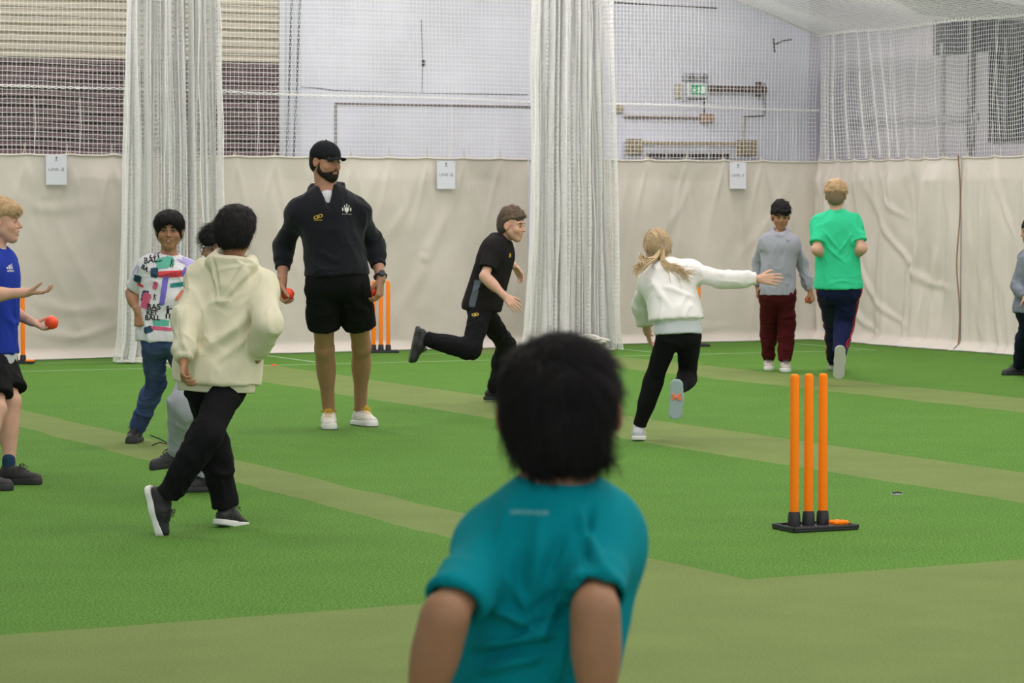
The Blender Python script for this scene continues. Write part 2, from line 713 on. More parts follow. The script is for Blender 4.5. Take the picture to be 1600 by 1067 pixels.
def creases(lst, base=None, axis=None):
    """explicit folds: (a, b, width, amp); axis = outward direction of the cloth they lie on"""
    def f(v, n):
        d = base(v, n) if base else np.zeros(len(v))
        vv = v
        face = 1.0
        if axis is not None:
            face = np.clip((n @ axis) * 2.0, 0, 1)
            vv = v - (v @ axis)[:, None] * axis
        for (a, b, w, amp) in lst:
            a, b = np.asarray(a, float), np.asarray(b, float)
            if axis is not None:
                a = a - np.dot(a, axis) * axis; b = b - np.dot(b, axis) * axis
            ba = b - a
            t = np.clip(((vv - a) @ ba) / (ba @ ba), 0, 1)
            dist = np.linalg.norm(vv - (a + t[:, None] * ba), axis=1)
            d = d + 1.4 * amp * np.exp(-(dist / w) ** 2) * np.sin(np.clip(t, .03, .97) * math.pi) ** .5 * face
        return d
    return f


SKIN_SHADE = {}


def skin_color(k, s, base, lip):
    base, lip = V(*base), V(*lip)
    blush = V(*s.get('blush', base * V(1.06, .9, .88)))
    def f(v):
        c = np.tile(base, (len(v), 1))
        q = ((v - k.hc) @ k.Rh) / k.S
        near = np.abs(q).max(axis=1) < .6
        m = 1.0 - np.clip(np.abs((q[:, 2] + .263 - .025 * s.get('smile', 0) * np.abs(q[:, 0]) * 10) / .042), 0, 1) ** 3
        m *= (np.abs(q[:, 0]) < .105) * (q[:, 1] > .32) * near
        c = c * (1 - m[:, None] * .8) + lip * m[:, None] * .8
        ck = np.exp(-(((np.abs(q[:, 0]) - .17) / .09) ** 2 + ((q[:, 2] + .13) / .08) ** 2)) * (q[:, 1] > .1) * near
        er = (np.abs(q[:, 0]) > .33) * near * 0.5
        ck = np.clip(ck * .7 + er, 0, 1)[:, None]
        c = c * (1 - ck) + blush * ck
        return c
    return f


def face_parts(k, s, body):
    """eyes, brows, lashes, teeth as children of the body"""
    S = k.S
    org = k.org
    P = lambda x, y, z: head_pt(k, x, y, z)
    irc = s.get('iris', (.05, .03, .02))
    mw = mat('eye_white', (.42, .39, .37), .35)
    mi = mat('eye_iris_%d' % int(irc[2] * 100), irc, .2)
    mk = mat('brow_%s' % s['hairmat'], s['browcol'], .9)
    sq = s.get('squint', .45)
    for q in (-1, 1):
        c = P(.13 * q, .318, -.008) - org
        b = MB()
        nu, nv = 14, 10
        # an almond: the front of the eyeball seen between the lids
        v, f, fm = [], [], []
        for a in range(nv + 1):
            for t in range(nu + 1):
                x = -1 + 2 * t / nu
                lim = (1 - x * x) ** .6
                z = (-.62 + 1.36 * a / nv) * lim * (1 - .45 * sq)
                yy = math.sqrt(max(0, 1.35 - x * x - (z * .6) ** 2)) - 1
                p = P(.13 * q + x * .066, .352 + yy * .035 - .012 * abs(x), -.012 + z * .036) - org
                v.append(p)
        for a in range(nv):
            for t in range(nu):
                i = a * (nu + 1) + t
                f.append((i, i + 1, i + nu + 2, i + nu + 1))
                x = -1 + 2 * (t + .5) / nu
                z = (-.62 + 1.36 * (a + .5) / nv)
                gx = s.get('gaze', 0)
                fm.append(1 if (x - gx) ** 2 * 3.0 + (z - .05) ** 2 * .6 < .8 else 0)
        o = mesh_obj('eye', v, f, [mw, mi], body, True, fmat=fm)
        # lid line
        pts = [P(.13 * q + x * .075, .362 - .02 * abs(x) ** 2 - .004, -.004 + (1 - x * x) ** .6 * .033 * (1 - .45 * sq)) - org for x in np.linspace(-1, 1, 9)]
        MB().tube(pts, .009 * S, 5).build('eyelash', mk, body)
        pts = [P(.13 * q + x * .10 * 1, .372 - .03 * (x * q > 0) * abs(x) - .01, .085 + .018 * (1 - (x * q - .2) ** 2)) - org for x in np.linspace(-1, 1, 9)]
        r = [(.012 + .012 * (1 - abs(x))) * S * s.get('brow', 1) for x in np.linspace(-1, 1, 9)]
        MB().tube(pts, r, 6).build('eyebrow', mk, body)
    if s.get('mouth', 0):
        mt = mat('teeth_white', (.75, .72, .68), .35)
        v = []
        for x in np.linspace(-1, 1, 9):
            for z in (-.252, -.275):
                v.append(P(x * .07, .368 - .03 * x * x, z + .02 * x * x) - org)
        f = [(2 * i, 2 * i + 2, 2 * i + 3, 2 * i + 1) for i in range(8)]
        mesh_obj('teeth', v, f, mt, body, True)
        mg = mat('mouth_inside', (.10, .02, .02), .6)
        v = []
        for x in np.linspace(-1, 1, 9):
            for z in (-.245, -.30):
                v.append(P(x * .082, .352 - .03 * x * x, z + .02 * x * x) - org)
        mesh_obj('mouth_inside', v, f, mg, body, True)


def hair_obj(k, s, prims, material, h=.004, strands=1500, sl=.03, sr=.0009, comb=(0, -.4, -1), amp=.004, fr=(60, 60, 25), parent=None, lift=.25, seed=3, name='hair', jit=.35, rootsel=None):
    """hair volume shaped as a distance field, with strands lying along it"""
    D, lo = field(prims, h)
    v, F = nets(D, lo, h)
    v = relax(v, F, 1)
    n = vnormals(v, F)
    q = (v - k.hc) @ k.Rh
    v = v + n * (ridge(q * np.array(fr), seed) * amp + vnoise(q * 30, seed + 3) * amp * .8)[:, None]
    n = vnormals(v, F)
    allv, allf = [v], [F]
    rng = np.random.default_rng(seed)
    if strands:
        w = rng.choice(len(v), strands)
        if rootsel is not None:
            qq = ((v[w] - k.hc) @ k.Rh) / k.S
            w = w[rootsel(qq)]
        p = v[w] + rng.normal(0, h * .5, (len(w), 3))
        nn = n[w]
        cd = comb(((p - k.hc) @ k.Rh) / k.S) if callable(comb) else np.tile(np.array(comb, float), (len(w), 1))
        cd = cd @ k.Rh.T + rng.normal(0, jit, (len(w), 3))
        cd = cd - nn * (cd * nn).sum(1)[:, None]
        cd /= np.linalg.norm(cd, axis=1)[:, None] + 1e-9
        L = sl * (.5 + rng.random(len(w)))
        seg = 4
        side = np.cross(cd, nn)
        ring = []
        for t in range(seg + 1):
            u = t / seg
            c = p - nn * sr * 2 + cd * (L * u)[:, None] + nn * (L * lift * (u - .9 * u * u))[:, None] - Z * (L * .1 * u * u)[:, None]
            r = sr * (1 - .8 * u)
            ring.append([c + side * r, c + nn * r * 1.2, c - side * r])
        N = len(w)
        vv = np.concatenate([np.stack(x, axis=1).reshape(-1, 3) for x in ring])
        idx = np.arange(N)
        ff = []
        for t in range(seg):
            b0, b1 = t * N * 3, (t + 1) * N * 3
            for a in range(2):
                ff.append(np.stack([b0 + idx * 3 + a, b0 + idx * 3 + a + 1, b1 + idx * 3 + a + 1, b1 + idx * 3 + a], axis=1))
        allv.append(vv)
        allf.append(np.concatenate(ff) + len(v))
    return mesh_obj(name, np.concatenate(allv) - k.org, np.concatenate(allf), material, parent, True)


def hair_short(k, s, top=.035, side=.015, front=.0, fringe=0.0, back=-.25, crown=(0, 0), temple=0.0):
    """a short cut: thicker on top, shaved towards the neck, face and ears left free"""
    S = k.S
    f = k.Rh
    P = lambda x, y, z: head_pt(k, x, y, z)
    L = [ell(P(0 + crown[0], -.06 + crown[1], .13), V(.335 * S + side, .405 * S + side, .355 * S + top), f, .01),
         ell(P(0, -.10, .20), V(.28 * S + top * .6, .36 * S + top * .5, .31 * S + top), f, .03),
         ell(P(0, -.22, -.12), V(.26 * S + side, .235 * S + side, .26 * S), f, .05)]
    if fringe:
        L.append(ell(P(0, .20, .27), V(.25 * S, .20 * S + .01, .16 * S), f, .04))
    # cut away face, ears and neck
    L += [ell(P(0, .42, -.22 + front - .12 * (fringe > 0) * 0), V(.38, .42, .42) * S, f, .012, sub=True),
          ell(P(0, .10, -.42), V(.6, .33, .38) * S, f, .012, sub=True)]
    for q in (-1, 1):
        L += [ell(P(.42 * q, -.03, -.05), V(.14, .12, .15) * S, f, .008, sub=True), ell(P(.38 * q, .20, -.12 + temple), V(.17, .24, .22) * S, f, .012, sub=True)]
    L += [half(P(0, -.2, back), f @ V(0, .35, -1))]
    return L


def hair_top(k, side=.012, top=.04, low=.16, fr=.12, tilt=.0):
    """the longer hair on the crown above clipped sides"""
    S, f = k.S, k.Rh
    P = lambda x, y, z: head_pt(k, x, y, z)
    return [ell(P(0, -.05, .16), V(.335 * S + side, .40 * S + side, .33 * S + top), f, .01), ell(P(.03, fr + .10, .30), V(.24, .20, .15) * S, f, .03),
            half(P(0, 0, low), f @ V(0, tilt, -1)), ell(P(0, .50, -.02), V(.36, .30, .26) * S, f, .012, sub=True)]


def shoe(k, i, parent, upper_m, sole_m, lace_m=None, s=1.0, low=False, hv=.004, stripe=None, outsole=None):
    h = k.h
    A, f, ah = getattr(k, 'A' + i), k.__dict__['F' + i], k.__dict__['ah' + i]
    q = h / 1.6 * s
    L = .160 * h * s
    P = lambda x, y, z: A + f @ V(x, y, z)
    sg = 1 if i == 'L' else -1
    heel, ball, toe = (-.030 * q, .115 * q, .165 * q)
    top = -ah + .026 * q
    up = [cone(P(0, heel, -ah + .045 * q), P(0, .05 * q, -ah + .045 * q), .034 * q, .036 * q, .02 * q),
          cone(P(0, .05 * q, -ah + .042 * q), P(-.006 * q * sg, .145 * q, -ah + .032 * q), .038 * q, .030 * q, .02 * q, f, (1.12, 1, .9)),
          cone(P(0, .0, -ah + .06 * q), P(0, -.004, .012 * q), .033 * q, .030 * q, .02 * q, cut=(P(0, 0, .012 * q if not low else -.006), f @ V(0, .1, 1))),
          cone(P(0, .0, -.0 * q), P(0, .075 * q, -ah + .055 * q), .030 * q, .026 * q, .025 * q),
          half(P(0, 0, top - .004), f @ V(0, 0, -1))]
    o = sdf_mesh('shoe', up, hv, upper_m, parent, org=k.org, disp=lambda v, n: vnoise(v * 60, 4) * .0012)
    so = [cone(P(0, heel - .004, -ah + .014 * q), P(0, .04 * q, -ah + .014 * q), .041 * q, .036 * q, .02 * q, f, (1, 1, 1.3)),
          cone(P(0, .04 * q, -ah + .014 * q), P(-.008 * q * sg, .14 * q, -ah + .014 * q), .036 * q, .040 * q, .03 * q, f, (1.08, 1, 1.3)),
          half(P(0, 0, -ah), f @ V(0, 0, -1)), half(P(0, 0, top + .004), f @ V(0, -.04, 1))]
    so_o = sdf_mesh('sole', so, hv, sole_m, o, org=k.org)
    if lace_m:
        bv = BVHTree.FromPolygons([v.co.copy() for v in o.data.vertices], [tuple(p.vertices) for p in o.data.polygons])
        def on_top(x, y, lift=.001):
            p = P(x, y, .02) - k.org + f[:, 2] * .06 + f[:, 1] * .03
            d = -(f[:, 2] + f[:, 1] * .25)
            hit = bv.ray_cast(Vector(p), Vector(unit(d)), .25)
            return (np.array(hit[0]) if hit[0] is not None else p) + f[:, 2] * lift
        m = MB()
        for t in range(4):
            y = .050 * q + t * .017 * q
            m.tube([on_top(-.020 * q, y - .006), on_top(-.008 * q, y, .0025), on_top(.008 * q, y, .0025), on_top(.020 * q, y - .006)], .0027, 5)
        c0 = on_top(0, .046 * q, .004)
        for e in (-1, 1):
            m.tube([c0, c0 + f @ V(.018 * q * e, .004, .010), c0 + f @ V(.034 * q * e, .016, .0), c0 + f @ V(.018 * q * e, .014, -.001)], .0024, 5)
            m.tube([c0, c0 + f @ V(.012 * q * e, .022, .002), c0 + f @ V(.026 * q * e, .036, -.012)], .0020, 5)
        m.build('shoelace', lace_m, o)
    if outsole:
        oo = [dict(p) for p in so[:2]] + [half(P(0, 0, -ah - .003), f @ V(0, 0, -1)), half(P(0, 0, -ah + .007), f @ V(0, 0, 1))]
        for p in oo[:2]:
            p['ra'] += .0025; p['rb'] += .0025
        sdf_mesh('outsole', oo, hv, outsole, o, org=k.org)
    if stripe:
        for (mm, a, b, r) in stripe:
            pass
    return o


class Decal:
    """flat shapes laid on a garment along its surface"""
    def __init__(s, obj, k):
        me = obj.data
        vs = [v.co.copy() for v in me.vertices]
        s.bvh = BVHTree.FromPolygons(vs, [tuple(p.vertices) for p in me.polygons])
        s.obj, s.k = obj, k

    def put(s, name, v2, f2, c, r, u, material, off=.0018):
        """c centre (camera-yaw frame), r right, u up as the viewer of the print sees them"""
        r = unit(r); u = unit(u - r * np.dot(u, r)); n = np.cross(r, u)
        c = np.asarray(c) - s.k.org
        vs = []
        for (x, y) in v2:
            p = c + r * x + u * y + n * .25
            hit = s.bvh.ray_cast(Vector(p), Vector(-n), .6)
            if hit[0] is None:
                near = s.bvh.find_nearest(Vector(p - n * .25))
                vs.append(np.array(near[0]) + np.array(near[1]) * off)
            else:
                vs.append(np.array(hit[0]) + n * off)
        return mesh_obj(name, vs, f2, material, s.obj, False)


def text_shape(txt, size, bold=0.0, sx=1.0):
    cu = bpy.data.curves.new('lettering', 'FONT')
    cu.body = txt
    cu.size = size
    cu.align_x = 'CENTER'
    cu.align_y = 'CENTER'
    cu.offset = bold
    cu.resolution_u = 3
    o = bpy.data.objects.new('lettering', cu)
    COL.objects.link(o)
    dg = bpy.context.evaluated_depsgraph_get()
    me = o.evaluated_get(dg).to_mesh()
    v = [(p.co.x * sx, p.co.y) for p in me.vertices]
    f = [tuple(p.vertices) for p in me.polygons]
    o.evaluated_get(dg).to_mesh_clear()
    bpy.data.objects.remove(o)
    bpy.data.curves.remove(cu)
    return v, f


def blob_shape(w, h, n=28, rough=.12, seed=0, nr=4):
    """ragged brush-stroke outline filled by rings so that it can follow cloth"""
    rng = np.random.default_rng(seed)
    rad = 1 + rough * rng.normal(0, 1, n)
    v = [(0, 0)]
    for i in range(1, nr + 1):
        for j in range(n):
            a = 2 * math.pi * j / n
            c, s_ = math.cos(a), math.sin(a)
            e = 1.0 / max(abs(c), abs(s_)) ** .75
            rr = e * (rad[j] if i == nr else 1) * i / nr
            v.append((c * rr * w / 2, s_ * rr * h / 2))
    f = [(0, 1 + j, 1 + (j + 1) % n) for j in range(n)]
    for i in range(nr - 1):
        for j in range(n):
            a, b = 1 + i * n, 1 + (i + 1) * n
            f.append((a + j, b + j, b + (j + 1) % n, a + (j + 1) % n))
    return v, f


def garment_top(k, o=.014, sleeve=.72, kind='tee', hem=.0, sleeve_o=None, flare=.012, neckr=.062, neck_drop=.0, hoodback=False):
    """shirt or sweater volume; hem = metres below the hip point along the spine"""
    h = k.h
    up = k.Rc[:, 2]
    so = sleeve_o if sleeve_o is not None else o
    L = torso_prims(k, o)
    hemc = k.P - k.Rp[:, 2] * hem
    g = k.g
    mid = (k.Rc + k.Rp) / 2
    mid = np.stack([unit(mid[:, 0]), unit(mid[:, 1] - unit(mid[:, 0]) * np.dot(mid[:, 1], unit(mid[:, 0]))), np.cross(unit(mid[:, 0]), unit(mid[:, 1] - unit(mid[:, 0]) * np.dot(mid[:, 1], unit(mid[:, 0]))))], axis=1)
    L += [cone(k.C + up * .02 * h, hemc, .088 * h * g + o, .092 * h * g + o + flare, .05 * h, mid, (1, .76, 1))]
    hc = half(hemc, -k.Rp[:, 2])
    for i in 'LR':
        S_, E_, W_ = [getattr(k, x + i) for x in 'SEW']
        if sleeve <= 1:
            e = S_ + (E_ - S_) * sleeve
            d = unit(E_ - S_)
            L += [cone(S_, e + d * .05, .0285 * h * g + so, .030 * h * g + so + .004, .03 * h, cut=(e, d * .75 - Z * .3))]
        else:
            w = E_ + (W_ - E_) * (sleeve - 1)
            d = unit(W_ - E_)
            L += [cone(S_, E_, .0285 * h * g + so, .027 * h * g + so, .03 * h),
                  cone(E_, w - d * .04 * h, .027 * h * g + so, .024 * h + so, .02 * h),
                  cone(w - d * .035 * h, w + d * .03, .019 * h + .010, .0185 * h + .009, .006 * h, cut=(w, d))]
    L.append(hc)
    return L


def neck_cut(k, r=.058, drop=.012, slope=.4):
    """a round neck opening, lower in front"""
    h = k.h
    c = k.N + k.Rc[:, 1] * .008 * h + k.Rc[:, 2] * .02 * h
    ax = unit(k.Rc[:, 2] + k.Rc[:, 1] * slope)
    return [cone(c - ax * drop * h, c + ax * .12 * h, r * h * .62, r * h * 1.0, .006, sub=True)]


def leg_garment(k, o=.012, cuts=(1, 1), flare=.0, waist=.03, stack=0.0, slim=False, short=None):
    """trousers or shorts; short = fraction of the thigh"""
    h, g = k.h, k.g
    p = k.Rp
    L = [ell(k.P + p[:, 2] * .02 * h, V(.086 * g * h + o, .066 * g * h + o, .075 * h + o), p, .03 * h)]
    for i in 'LR':
        H, K, A = [getattr(k, x + i) for x in 'HKA']
        if short:
            e = H + (K - H) * short
            d = unit(K - H)
            L += [cone(H, e + d * .04, .050 * h * g + o, .045 * h * g + o + flare, .018 * h, cut=(e, d * .5 - Z * .5))]
        else:
            d = unit(A - K)
            e = A - d * .012 * h
            L += [cone(H, K, .050 * h * g + o, .036 * h * g + o, .03 * h),
                  cone(K, e + d * .03, .035 * h * g + o, .024 * h + o + flare, .025 * h, cut=(e, d))]
            if not slim:
                b = unit(-(k.Rp[:, 1] - d * np.dot(k.Rp[:, 1], d)))
                L += [ell(K + (A - K) * .3 + b * .010 * h, V(.033 * h * g + o, .033 * h * g + o, .085 * h + o), np.stack(_perp(d), axis=1), .025 * h)]
    L.append(half(k.P + p[:, 2] * (.075 * h + waist), p[:, 2]))
    return L


def build_body(k, s, root, hv=.004):
    pr = head_prims(k, s) + torso_prims(k)
    for i in 'LR':
        pr += arm_prims(k, i) + leg_prims(k, i) + hand_prims(k, i, s)
        f, A, ah = k.__dict__['F' + i], getattr(k, 'A' + i), k.__dict__['ah' + i]
        pr += [cone(A + f @ V(0, -.01, -.03) * k.h / 1.6, A + f @ V(0, .08, -.045) * k.h / 1.6, .022 * k.h / 1.6, .016 * k.h / 1.6, .02)]
    m = mat('skin', (.5, .3, .2), .55, bump=.15, bscale=400, var=.06, vscale=25, vcol=True, spec=.35)
    body = sdf_mesh('body', pr, hv, m, root, color=skin_color(k, s, s['skin'], s['lip']), org=k.org)
    return body


def person(s, label, loc_group=None):
    k = skeleton(s)
    root = empty('person', hall(k.org), -PHI)
    tag(root, label, 'person', loc_group)
    return k, root


def ball(p, label, r=.036):
    m = mat('ball_orange', (.95, .075, .02), .42, bump=.1, bscale=90, var=.05)
    b = MB().sphere((0, 0, 0), r, 28, 18)
    # the moulded seam round the ball
    o = b.build('cricket_ball', m)
    o.location = tuple(map(float, hall(p)))
    s_ = MB().tube([(r * math.cos(a), r * math.sin(a), 0) for a in np.linspace(0, 2 * math.pi, 32, endpoint=False)], .0018, 6, closed=True).build('seam', mat('ball_seam', (.80, .06, .02), .5), o)
    s_.rotation_euler = (.8, .5, 0)
    tag(o, label, 'ball', 'orange practice balls')
    return o
# ------------------------------------------------------------------ the people
BLACKH = (.012, .010, .010)


def cloth(name, col, **kw):
    a = dict(rough=.9, bump=.25, bscale=350, var=.06, vscale=12, spec=.12)
    a.update(kw)
    return mat(name, col, **a)


def skin_tones(kind):
    return {'fair': ((.62, .36, .26), (.52, .22, .18)), 'tan': ((.44, .25, .155), (.36, .16, .12)), 'brown': ((.36, .185, .100), (.30, .11, .08)), 'coach': ((.42, .215, .135), (.38, .17, .13))}[kind]


def put(L, k):
    return L


def person_coach():
    sk, lp = skin_tones('coach')
    s = dict(h=1.93, S=.245, Y=18.9, g=.91, pel=(527, 437), neck=(511, 303, .02), yc=4, yp=2, rollc=-1,
             sw=.108, head=(510, 252, -.03, 48, 6, 0), jaw=1.08, nk=.27,
             SR=(466, 329), SL=(558, 327),
             ER=(443, 385, 1), WR=(441, 441, -1), EL=(585, 381, 1), WL=(595, 436, -1),
             HR=(503, 440), HL=(551, 440), KR=(507, 545), KL=(565, 541), AR=('g', 514, 668), AL=('g', 563, 664), FR=(2, 0), FL=(32, 0),
             skin=sk, lip=lp, hairmat='dark', browcol=(.03, .02, .015), gaze=.4,
             handR=dict(n=(.75, -.45, 0), d=(.05, -.12, -1), curl=(45, 50, 25), thumb=(.8, .3, .7)),
             handL=dict(n=(-.75, .3, .0), d=(-.08, -.1, -1), curl=(38, 45, 25), thumb=(.8, .3, .7)))
    k, root = person(s, 'tall bearded man in black cap, black hoodie and shorts holding two orange balls')
    body = build_body(k, s, root, .0042)
    face_parts(k, s, body)
    h = k.h
    # beard and cropped hair
    hm = mat('hair_dark', (.018, .013, .010), .7, spec=.22)
    P = lambda x, y, z: head_pt(k, x, y, z)
    S, f = k.S, k.Rh
    b = [ell(P(0, .12, -.31), V(.275, .255, .175) * S, f, .02), ell(P(0, .245, -.415), V(.12, .105, .095) * S, f, .03)]
    for q in (-1, 1):
        b += [cone(P(.235 * q, .03, -.24), P(.05 * q, .25, -.43), .080 * S, .082 * S, .02), cone(P(.285 * q, .02, -.0), P(.245 * q, .05, -.24), .030 * S, .070 * S, .02),
              cone(P(.02 * q, .385, -.205), P(.12 * q, .345, -.27), .026 * S, .028 * S, .01)]
    b += [ell(P(0, .42, -.27), V(.085, .12, .032) * S, f, .01, sub=True), ell(P(0, .38, -.02), V(.215, .3, .165) * S, f, .01, sub=True)]
    hair_obj(k, s, b, hm, h=.004, strands=1400, sl=.012, sr=.0007, comb=(0, .3, -1), amp=.001, parent=body, lift=.4, name='beard')
    hs = hair_short(k, s, .006, .006, back=-.30)
    hair_obj(k, s, hs, hm, h=.005, strands=700, sl=.015, sr=.0007, amp=.001, parent=body)
    # cap
    cm = cloth('cap_black', (.013, .014, .017))
    cp = [ell(P(0, -.06, .17), V(.385, .455, .375) * S, f, .01), half(P(0, .38, .14), f @ V(0, .16, -1)), ell(P(0, -.06, .10), V(.36, .43, .36) * S, f, .005, sub=True)]
    cap = sdf_mesh('cap', cp, .004, cm, body, org=k.org, disp=lambda v, n: vnoise(v * 22, 3) * .0016)
    pv = []
    nx, ny = 13, 9
    for lay in (0, 1):
        for a in range(nx):
            for c in range(ny):
                x = -1 + 2 * a / (nx - 1)
                y = c / (ny - 1)
                ext = (1 - x * x * .92) ** .5
                pv.append(P(x * .27, .24 + .10 * (1 - x * x) + y * .34 * ext, .165 - .07 * x * x - y * .05 + .035 * y * (1 - x * x) - lay * .018) - k.org)
    pf = []
    for lay in (0, 1):
        o_ = lay * nx * ny
        for a in range(nx - 1):
            for c in range(ny - 1):
                q_ = (o_ + a * ny + c, o_ + (a + 1) * ny + c, o_ + (a + 1) * ny + c + 1, o_ + a * ny + c + 1)
                pf.append(q_ if lay == 0 else q_[::-1])
    n_ = nx * ny
    for a in range(nx - 1):
        pf.append((a * ny + ny - 1, (a + 1) * ny + ny - 1, n_ + (a + 1) * ny + ny - 1, n_ + a * ny + ny - 1))
    mesh_obj('peak', pv, pf, cm, cap, True)
    MB().sphere(P(0, -.06, .545) - k.org, .008, 10, 6).build('cap_button', cm, cap)
    # hoodie
    hd = cloth('hoodie_black', (.0105, .0115, .016), sheen=.12)
    N, c = k.N, k.Rc
    t = garment_top(k, .015, 1.62, hem=-.034, flare=.002, sleeve_o=.014)
    for q in (-1, 1):
        t += [cone(N + c @ V(.085 * q, -.03, .035), N + c @ V(.03 * q, .085, -.045), .034, .026, .012),
              cone(N + c @ V(.085 * q, -.03, .035), N + c @ V(.03 * q, -.11, .01), .038, .048, .014)]
    t += [ell(N + c @ V(0, -.10, -.03), (.10, .05, .10), c, .03)]
    t += [cone(N + c @ V(0, .02, .0), N + c @ V(0, .02, .2), .050, .088, .012, sub=True),
          cone(N + c @ V(0, .075, .03), N + c @ V(0, .14, -.085), .046, .012, .015, sub=True)]
    fo = [(k.WR * 0 + k.C + c @ V(-.10, .12, -.18), k.C + c @ V(.02, .14, -.26), .02, .006), (k.C + c @ V(.10, .12, -.16), k.C + c @ V(.0, .14, -.28), .02, .006)]
    sw = sdf_mesh('hoodie', t, .006, hd, root, org=k.org, disp=creases(fo, bone_noise(2, .006, (7, 7, 4)), c[:, 1]))
    # ribbed hem and pushed-up cuffs
    hb = [cone(k.P + c @ V(0, 0, .045), k.P + c @ V(0, 0, -.02), .166, .160, .01, c, (1, .72, 1), cut=[(k.P + c @ V(0, 0, .04), c[:, 2]), (k.P + c @ V(0, 0, -.018), -c[:, 2])])]
    sdf_mesh('hem_band', hb, .006, hd, sw, org=k.org)
    for i in 'LR':
        E_, W_ = getattr(k, 'E' + i), getattr(k, 'W' + i)
        d = unit(W_ - E_); e = E_ + (W_ - E_) * .55
        cb = [cone(e - d * .045, e + d * .03, .052, .050, .01, cut=[(e + d * .02, d), (e - d * .04, -d)])]
        sdf_mesh('cuff', cb, .005, hd, sw, org=k.org, disp=lambda v, n: vnoise(v * 40, 4) * .003)
    # white undershirt shows in the neck opening
    ut = [cone(N + c @ V(0, .02, -.09), N + c @ V(0, .03, -.028), .080, .076, .01), ell(N + c @ V(0, .080, -.095), (.075, .030, .075), c, .02), cone(N + c @ V(0, .0, -.02), N + c @ V(0, .02, .1), .058, .085, .006, sub=True)]
    sdf_mesh('undershirt', ut, .004, cloth('undershirt_white', (.62, .62, .66)), root, org=k.org)
    for q in (-1, 1):
        a = N + c @ V(.022 * q, .115, -.09) - k.org
        MB().tube([a, a + c @ V(.004 * q, .028, -.08), a + c @ V(.01 * q, .035, -.17)], .0028, 6).build('drawstring', hd, sw)
    # chest badges
    D = Decal(sw, k)
    gm = mat('badge_gold', (.50, .36, .04), .5)
    wm = mat('badge_white', (.62, .62, .58), .5)
    cl = at(498, 339, k.C[1] - .1); cr = at(542, 328, k.C[1] - .1)
    rr, uu = V(1, 0, 0), c[:, 2]
    b = MB()
    def ringshape(cx, cy, rx, ry, w, n=22, rot=0.3):
        v, f_ = [], []
        for j in range(n):
            a = 2 * math.pi * j / n
            for e in (1, 1 - w):
                x, y = rx * e * math.cos(a), ry * e * math.sin(a)
                v.append((cx + x * math.cos(rot) - y * math.sin(rot), cy + x * math.sin(rot) + y * math.cos(rot)))
        for j in range(n):
            l = (j + 1) % n
            f_.append((2 * j, 2 * l, 2 * l + 1, 2 * j + 1))
        return v, f_
    for cx, cy in ((-.011, -.003), (.011, .004)):
        v, f_ = ringshape(cx, cy, .021, .012, .38)
        D.put('maker_badge', v, f_, cl, rr, uu, gm)
    v = [(-.027, -.024), (.027, -.024), (.027, -.020), (-.027, -.020)]
    D.put('badge_line', v, [(0, 1, 2, 3)], cl, rr, uu, gm)
    # crest: shield, plume and ribbon
    v = [(-.013, .016), (.013, .016), (.014, -.004), (.0, -.022), (-.014, -.004)]
    D.put('club_crest', v, [(0, 1, 2, 3, 4)], cr, rr, uu, wm)
    for (x, y, w_, h_) in ((0, .030, .007, .020), (-.014, .024, .006, .014), (.014, .024, .006, .014), (-.025, .004, .009, .022), (.025, .004, .009, .022)):
        v, f_ = blob_shape(w_, h_, 12, .1, 3, 1)
        D.put('crest_plume', [(x + a, y + b_) for a, b_ in v], f_, cr, rr, uu, wm)
    v = [(-.034, -.030), (.034, -.030), (.030, -.026), (-.030, -.026)]
    D.put('crest_ribbon', v, [(0, 1, 2, 3)], cr, rr, uu, mat('badge_dull', (.25, .24, .20), .6))
    # shorts
    sh = sdf_mesh('shorts', leg_garment(k, .021, short=.66, flare=.008, waist=-.03), .006, cloth('shorts_black', (.010, .010, .011)), root, org=k.org, disp=bone_noise(9, .007, (9, 9, 3.5)))
    # shoes
    for i in 'RL':
        o = shoe(k, i, root, mat('shoe_offwhite', (.66, .64, .60), .6, bump=.2), mat('sole_white', (.72, .72, .70), .5), mat('lace_yellow', (.72, .46, .05), .7), s=1.0, outsole=mat('tread_black', (.02, .02, .022), .6))
        f_, A, ah = k.__dict__['F' + i], getattr(k, 'A' + i), k.__dict__['ah' + i]
        q = k.h / 1.6
        ym = mat('collar_yellow', (.55, .33, .04), .8)
        MB().tube([A + f_ @ V(.041 * q * math.cos(a), .043 * q * math.sin(a) + .002, .014 * q + .010 * math.sin(a)) - k.org for a in np.linspace(0, 2 * math.pi, 18, endpoint=False)], .0065, 6, closed=True).build('collar', ym, o)
        sdf_mesh('tongue', [cone(A + f_ @ V(0, .050 * q, -.005 * q), A + f_ @ V(0, .068 * q, .022 * q), .016, .018, .01, f_, (1.3, .5, 1))], .004, ym, o, org=k.org)
        MB().tube([A + f_ @ V(0, -.062 * q, -ah + .06) - k.org, A + f_ @ V(0, -.060 * q, .03) - k.org], .007, 6).build('pull_tab', ym, o)
    # watch on the left wrist
    d = unit(k.WL - k.EL)
    e = k.WL - d * .02
    a_, b_, _ = _perp(d)
    MB().tube([e + (a_ * math.cos(t_) + b_ * math.sin(t_)) * .037 - k.org for t_ in np.linspace(0, 2 * math.pi, 20, endpoint=False)], .010, 6, closed=True).build('wristwatch', mat('watch_strap', (.015, .018, .035), .4), root)
    o = root.children[-1]
    n_ = unit(V(.35, -1, 0) - d * np.dot(V(.35, -1, 0), d))
    MB().tube([e + n_ * .034 - k.org, e + n_ * .050 - k.org], [.024, .021], 14).build('watch_case', mat('watch_case', (.03, .035, .06), .25), o)
    ball(k.palmR + k.hnR[1] * .034 + k.hnR[0] * -.004, 'orange ball in the right hand of the man in the black cap')
